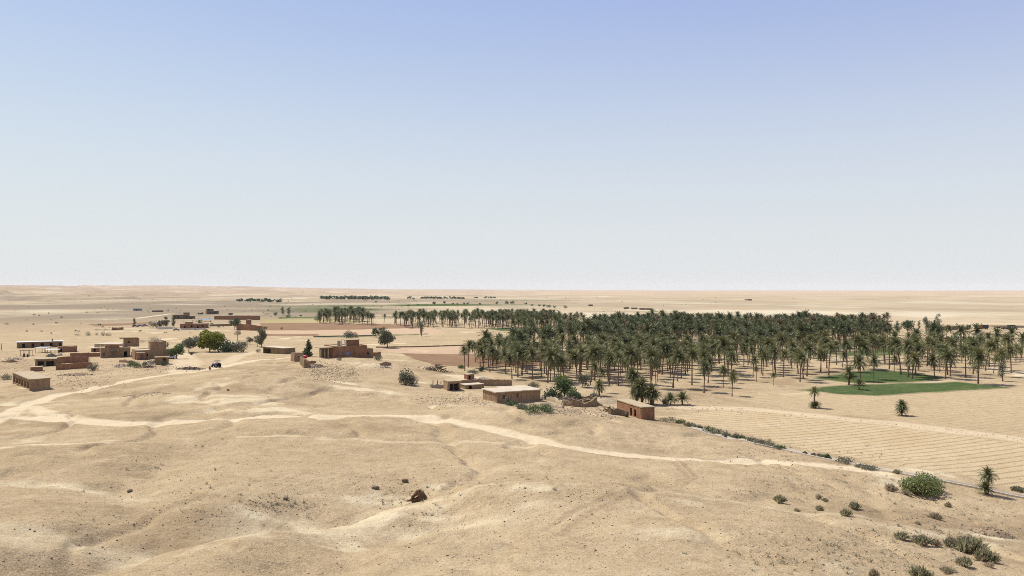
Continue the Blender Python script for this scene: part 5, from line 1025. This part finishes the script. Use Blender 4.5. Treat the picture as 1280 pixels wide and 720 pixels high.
T('bush', 'low green bush at the right picture edge in the field', 1272, 614, 7, 16, 'bush', 'leaf_olive', n=500)
# dry weeds nobody could count
def weeds(name, label, spots, mat, h0, h1):
    V, F, n = [], [], 0
    q = [(rng.gauss(px, sx), rng.gauss(py, sy)) for (px, py, sx, sy, n_) in spots for _ in range(n_)]; q = np.array([t for t in q if t[1] > 440 and -60 < t[0] < 1340])
    xs, ys = PB(q[:, 0], q[:, 1]); zs = height(xs, ys)
    for p in zip(xs, ys, zs):
        h = h0 + (h1 - h0) * rng.random() ** 2
        for i in range(9):
            a = rng.random() * 6.28; l = h * (.6 + .6 * rng.random()); c = np.array(p) + np.array([rng.gauss(0, h * .25), rng.gauss(0, h * .25), -.02]); t = np.array([math.cos(a) * l * .7, math.sin(a) * l * .7, l * .8]); w_ = np.array([-math.sin(a), math.cos(a), 0]) * h * .07
            V += [c - w_, c + w_, c + t]; F.append((n, n + 1, n + 2)); n += 3
    return tag(obj(name, mesh_np(name, V, F), mat), label, kind='stuff')
weeds('dry_weeds', 'dry brown weeds scattered over the slope', [(1040, 600, 70, 14, 150), (1180, 650, 60, 20, 200), (1000, 565, 60, 6, 110), (350, 630, 25, 6, 90), (520, 625, 30, 14, 80), (650, 606, 60, 4, 60), (420, 465, 25, 7, 160), (560, 500, 20, 4, 70), (1080, 690, 90, 16, 170), (750, 480, 60, 6, 60), (150, 460, 40, 4, 90), (60, 455, 40, 8, 110), (870, 500, 60, 6, 60), (240, 600, 80, 30, 80)], 'leaf_olive', .12, .42)

# ------------------------------------------------------------------ date palms
def hexgrid(pg, sp, jit=.3, ang=0.3):
    c, q = math.cos(ang), math.sin(ang); cen = pg.mean(0); rad = np.hypot(*(pg - cen).T).max(); n = int(rad / sp) + 2; pts = []
    for i in range(-n, n + 1):
        for j in range(-n, n + 1):
            u, v = (i + .5 * (j % 2)) * sp, j * sp * .87; pts.append((cen[0] + u * c - v * q + rng.gauss(0, jit * sp * .5), cen[1] + u * q + v * c + rng.gauss(0, jit * sp * .5)))
    pts = np.array(pts); return pts[inside(pts[:, 0], pts[:, 1], pg)]
Z1 = poly([(578, 462), (622, 470), (690, 481), (770, 485), (800, 480), (860, 470), (900, 455), (960, 447), (1040, 441), (1095, 434), (1125, 428), (1100, 420), (1000, 416.5), (900, 414.5), (830, 409.5), (755, 412), (730, 424), (655, 437), (604, 447)])
Z2 = poly([(800, 490), (870, 489), (905, 479), (960, 480), (1010, 474), (1062, 471), (1075, 452), (1040, 442), (900, 456), (860, 471), (800, 480)])
Z3 = poly([(1062, 462), (1130, 474), (1225, 477), (1290, 470), (1290, 447), (1150, 437), (1080, 437)])
GAP = [poly([(820, 432), (900, 431), (915, 446), (845, 452)]), poly([(1030, 437), (1130, 433), (1130, 446), (1040, 449)])]
cand = []
for pg, sp, zn in ((Z1, 6.15, 1), (Z2, 8.2, 2), (Z3, 8.6, 3)):
    for x, y in hexgrid(pg, sp):
        if any(inside(np.array([x]), np.array([y]), g)[0] for g in GAP) and rng.random() < .75: continue
        if rng.random() < (.05 if zn == 1 else .12) or (zn == 1 and vnoise(np.array([x / 26]), np.array([y / 26]), 5)[0] > .72): continue
        cand.append((x, y, zn))
fixed = [(581, 463.5, 33, 'slender palm at the far left tip of the grove'), (915, 495.5, 32, 'lone slender palm standing out in front of the grove over bare ground'), (904, 484.5, 29, 'slim palm behind the lone slender one in front of the grove'), (967, 482, 17, 'short young palm at the front of the grove beside the field'),
         (1222.5, 479.5, 49, 'tall palm with dark crown at the right front, near the green crop'), (1207, 471.5, 42, 'thick palm with leaning shadow left of the tall right front palm'), (1168, 471.5, 32, 'green young palm at the right edge of the crop plot'), (1140, 473.6, 37, 'slender palm standing at the edge of the green crop'), (1076, 477, 37, 'palm standing in the upper green crop plot'), (1092, 474, 33, 'thinner palm right beside the one in the upper green crop'), (1188, 470.5, 38, 'tall palm behind the thick one at right'), (1000, 487 - 10, 40, 'palm at the front edge of the grove above the crop corner'), (880, 491, 41, 'stout palm with brush at its foot at the grove front'), (747, 490.5, 0, ''), (752, 491, 33, 'front palm standing clear before the dense grove'), (640, 473.5, 34, 'palm in front of the left grove edge, drooping low'), (1201.5, 430.5, 25, 'palm alone on the pale plain behind the right palms'), (1182, 428.5, 24, 'palm with a dark bush at its trunk behind the right palms'), (1257, 442, 26, 'tall palm rising above the others at the right edge'), (876, 493, 0, '')]
near = []
for px, py, hp, lab in fixed:
    if hp: p = P(px, py); palm(lab, p, hp * p.y / FPX); near.append((p.x, p.y))
cand = [c for c in cand if all(math.hypot(c[0] - a, c[1] - b_) > 4.2 for a, b_ in near)]
rowb = [((px - 640) * (EYE * FPX / (py - HOR)) / FPX, EYE * FPX / (py - HOR), 4) for px, py in [(870 + i * 5.1 + rng.gauss(0, 1.6), 411.8 + rng.gauss(0, .5)) for i in range(48)] + [(960 + i * 6 + rng.gauss(0, 2), 414.3 + rng.gauss(0, .4)) for i in range(22)]]
cand = sorted(cand, key=lambda c: c[1]); NP = 276
names = {1: 'tall date palm in the dense heart of the grove, hemmed in by others', 2: 'date palm in the loose right front of the grove on bare ground', 3: 'date palm in the scattered rows at the right end of the grove'}
for i, (x, y, zn) in enumerate(cand[:NP]):
    u = x / y * FPX + 640; hm = min(12.2, rng.gauss(9.3 if zn == 1 else 9.8, 1.25)) if u > 640 else rng.gauss(8.6, .8)
    if rng.random() < .07: hm *= .62
    if zn == 2 and rng.random() < .2: hm *= .7
    palm('date palm at the left end of the grove beside the red ploughed strip' if zn == 1 and u < 660 else 'date palm in the front rows behind the farm and bushes' if zn == 1 and y < 235 else names[zn], (x, y, gz(x, y)), hm, 'date palms of the large grove')
rest = [(x, y, max(5.5, rng.gauss(9.4, 1.6)), rng.random() < .06) for x, y, zn in cand[NP:]] + [(x, y, rng.gauss(9.8, .8), rng.random() < .3) for x, y, _ in rowb]
palm_mass('palm_grove', 'rear of the large date palm grove, crowns merging into one mass', rest)
mid = []
for px0, px1, py0, py1, n, h in ((398, 425, 399, 404.5, 26, 8.5), (418, 456, 398, 406, 60, 9.5), (455, 500, 403, 406.5, 12, 8), (500, 700, 401.5, 410.5, 210, 9), (612, 690, 404, 411, 60, 9.5), (690, 730, 405, 418, 18, 9.5), (640, 720, 413, 424, 14, 10), (522, 530, 416, 420, 2, 7), (648, 668, 412.5, 415, 4, 7)):
    for _ in range(n): px, py = px0 + (px1 - px0) * rng.random(), py0 + (py1 - py0) * rng.random(); x, y = flat0(px, py); mid.append((x, y, max(5, rng.gauss(h, 1.0)), rng.random() < .04))
palm_mass('palm_wood', 'far palm wood stretching left of the large grove', mid)
T('leafy_tree', 'tall dark tree rising out of the left part of the grove', 652.5, 462, 51, 16, 'tall', 'leaf_dark', n=1700, trunk=.3)
T('leafy_tree', 'narrow dark tree alone before the far palm wood', 527, 420.5, 20, 7, 'tall', 'leaf_olive', n=500, trunk=.25)
for px, py, hp, wp, kd, lf, lab in ((1171.5, 428, 38, 10, 'tall', 'leaf_grey', 'tallest slim grey tree behind the right palms'), (1158, 417, 22, 10, 'tall', 'leaf_grey', 'grey green tree left of the tallest slim one'), (1148.5, 417, 18, 5, 'tall', 'leaf_grey', 'slender grey tree left of the grey green pair'), (1165.5, 428, 24, 8, 'tall', 'leaf_olive', 'pale trunked tree leaning on the tallest slim tree'), (1134.5, 416, 18, 15, 'round', 'leaf_dark', 'dark broad tree at the end of the rear palm row'), (1121, 419, 20, 9, 'tall', 'leaf_dark', 'dark upright tree in the rear of the grove'), (1210, 414, 8, 8, 'round', 'leaf_dark', 'round dark tree right of the palm on the pale plain'), (1185, 425, 6, 7, 'bush', 'leaf_dark', 'dark bush under the palm on the pale plain'), (1099.5, 418, 22, 7, 'tall', 'leaf_dark', 'dark slim tree among the last rear palms'), (850, 409, 9, 11, 'round', 'leaf_dark', 'dark round tree left of the rear palm row'), (868, 409, 8, 12, 'round', 'leaf_dark', 'dark low tree at the left end of the rear palm row'), (1253, 476.5, 29, 12, 'tall', 'leaf_olive', 'olive tree with short trunk at the right end of the grove'), (850, 444, 9, 20, 'bush', 'leaf_dark', 'dark thicket inside the clearing of the grove'), (870, 441, 9, 18, 'bush', 'leaf_dark', 'dark thicket right in the clearing of the grove')):
    T('bush' if kd == 'bush' else 'leafy_tree', lab, px, py, hp, wp, kd, lf, 'palebark' if lf == 'leaf_grey' else 'bark', n=800, trunk=.28 if kd == 'tall' and lf == 'leaf_grey' else .15)
B = bushy_palm
B('clump of young palms beside the red ended house, left stem', 795, 505, 30, [(0, 14, 12), (3, 22, 13)]); B('clump of young palms beside the red ended house, middle stem', 803, 504.5, 34, [(0, 24, 13), (-2, 12, 10)]); B('clump of young palms beside the red ended house, broad right stem', 815, 506, 24, [(-3, 13, 12), (3, 10, 12), (0, 17, 12)]); B('tall bushy palm behind the young palm clump', 790, 494, 36, [(0, 26, 13), (4, 20, 12)])
B('small spreading palm beside the pale round bush', 749, 495, 22, [(0, 13, 11)]); B('stubby left one of twin dwarf palms at the grove front', 838, 506, 17, [(0, 6, 12)]); B('stubby right one of twin dwarf palms at the grove front', 853, 506, 18, [(0, 7, 12)])
B('lone palm with a skirt of shoots at its base in the field', 1018, 510, 30, [(0, 21, 8.5), (2, 2.5, 8), (-2, 2.5, 7)]); B('lone stubby palm in the open field at right', 1127, 519.5, 23, [(0, 4, 9), (.5, 9, 10), (0, 14, 9)]); B('two headed palm beside the channel at lower right', 1233, 617.5, 37, [(-1.5, 6, 12), (1.5, 24, 13)], nf=40)
B('low bushy palm in the green crop', 1074, 487, 17, [(0, 7, 9)]); B('leaning young palm at the left of the green crop', 1061, 481, 29, [(0, 16, 11), (1, 8, 9)])
# ------------------------------------------------------------------ far trees on the plain
def belt(name, label, x0, x1, y0, y1, n, hp, leaf='leaf_dark'):
    g = np.random.default_rng(rng.randrange(9999)); Vs, Fs, m = [], [], 0
    for _ in range(n):
        px, py = x0 + (x1 - x0) * rng.random(), y0 + (y1 - y0) * rng.random(); x, y = flat0(px, py); z = gz(x, y); k = y / FPX; h = hp * k * (.6 + .7 * rng.random()); w_ = h * (.8 + .5 * rng.random())
        V, F = leaf_cloud(36, [(x, y, z + h * .55, w_ * .5, w_ * .5, h * .45), (x + w_ * .3, y, z + h * .35, w_ * .4, w_ * .4, h * .35)], h * .3, g); Vs.append(V); Fs.append(F + m); m += len(V)
    return tag(obj(name, mesh_np(name, np.concatenate(Vs), np.concatenate(Fs)), leaf), label, kind='stuff')
belt('tree_belt', 'long dark tree belt far away beyond the palm wood', 401, 486, 373.6, 375.2, 170, 2.9); belt('tree_belt', 'dark tree belt far away at the foot of the left hills', 296, 354, 376.5, 378.5, 80, 2.8); belt('tree_belt', 'thin bluish tree belt farthest away in the middle', 526, 580, 372.8, 373.8, 90, 2.0)
belt('tree_belt', 'short low tree belt far right of the long dark one', 590, 620, 372.4, 373.0, 26, 1.6)
fl = [(510, 383, 3), (522, 381.5, 2), (543, 381.6, 5), (556, 380, 4), (566, 381, 2.5), (572, 381, 2.5), (580, 381, 3), (585, 381, 3), (600, 381.5, 3), (621, 381, 4), (633.5, 381, 5), (640, 380.6, 5), (657, 381, 3), (665, 383, 3), (674, 383.5, 3.5), (680, 384.5, 4), (686, 385, 4), (693, 385.5, 3.5), (707, 386, 4), (693, 394.5, 3), (720, 394, 2.5), (428, 386.5, 2), (470, 379, 3), (512, 374.5, 4.5), (517, 375, 3), (608, 372.5, 2.4), (781, 387, 2), (790, 387, 2), (938, 376, 2)]
for px, py, hp in fl: T('far_tree', 'small dark tree among the sparse ones dotting the far central plain', px, py, hp, hp * (1.0 + .5 * rng.random()), 'round', 'leaf_dark', n=70, trunk=.2, group='far scattered trees of the plain', size=hp * .16 * EYE / (py - HOR) * 1.0)
for i, (a, c, py) in enumerate(((781, 786.5, 386), (790, 797, 386.6), (800, 807, 387.2), (808, 815, 387.4), (736, 741, 382.6))): far_house(['leftmost of four dark huts in a line on the far plain', 'second from left of four dark huts on the far plain', 'third from left of four dark huts on the far plain', 'rightmost of four dark huts on the far plain', 'single dark hut on the far plain left of the four'][i], (a, py), (c, py), 12, 1.7, 'far_brick', name='far_hut', cat='hut', group='dark huts on the far plain', roof='far_brick')
far_house('dark lonely hut far out on the pale plain at right centre', (935, 375.6), (940, 375.6), 20, 1.5, 'far_brick', name='far_hut', cat='hut', group=None, roof='far_brick')

g = np.random.default_rng(33); Vs, Fs, m_ = [], [], 0
for _ in range(520):
    px = g.normal(430, 260); py = HOR + 10 + 45 * g.random() ** 1.5
    if not -20 < px < 1300 or (px > 560 and py > 390) or (px > 280 and py > 398): continue
    x, y = flat0(px, py); z = gz(x, y); hh = (.5 + 1.0 * g.random() ** 2) * (1 + y / 2500)
    V, F = leaf_cloud(14, [(x, y, z + hh * .4, hh * .9, hh * .9, hh * .5)], hh * .4, g); Vs.append(V); Fs.append(F + m_); m_ += len(V)
tag(obj('far_scrub', mesh_np('far_scrub', np.concatenate(Vs), np.concatenate(Fs)), 'leaf_olive'), 'low dark desert scrub dotting the far plain', kind='stuff')
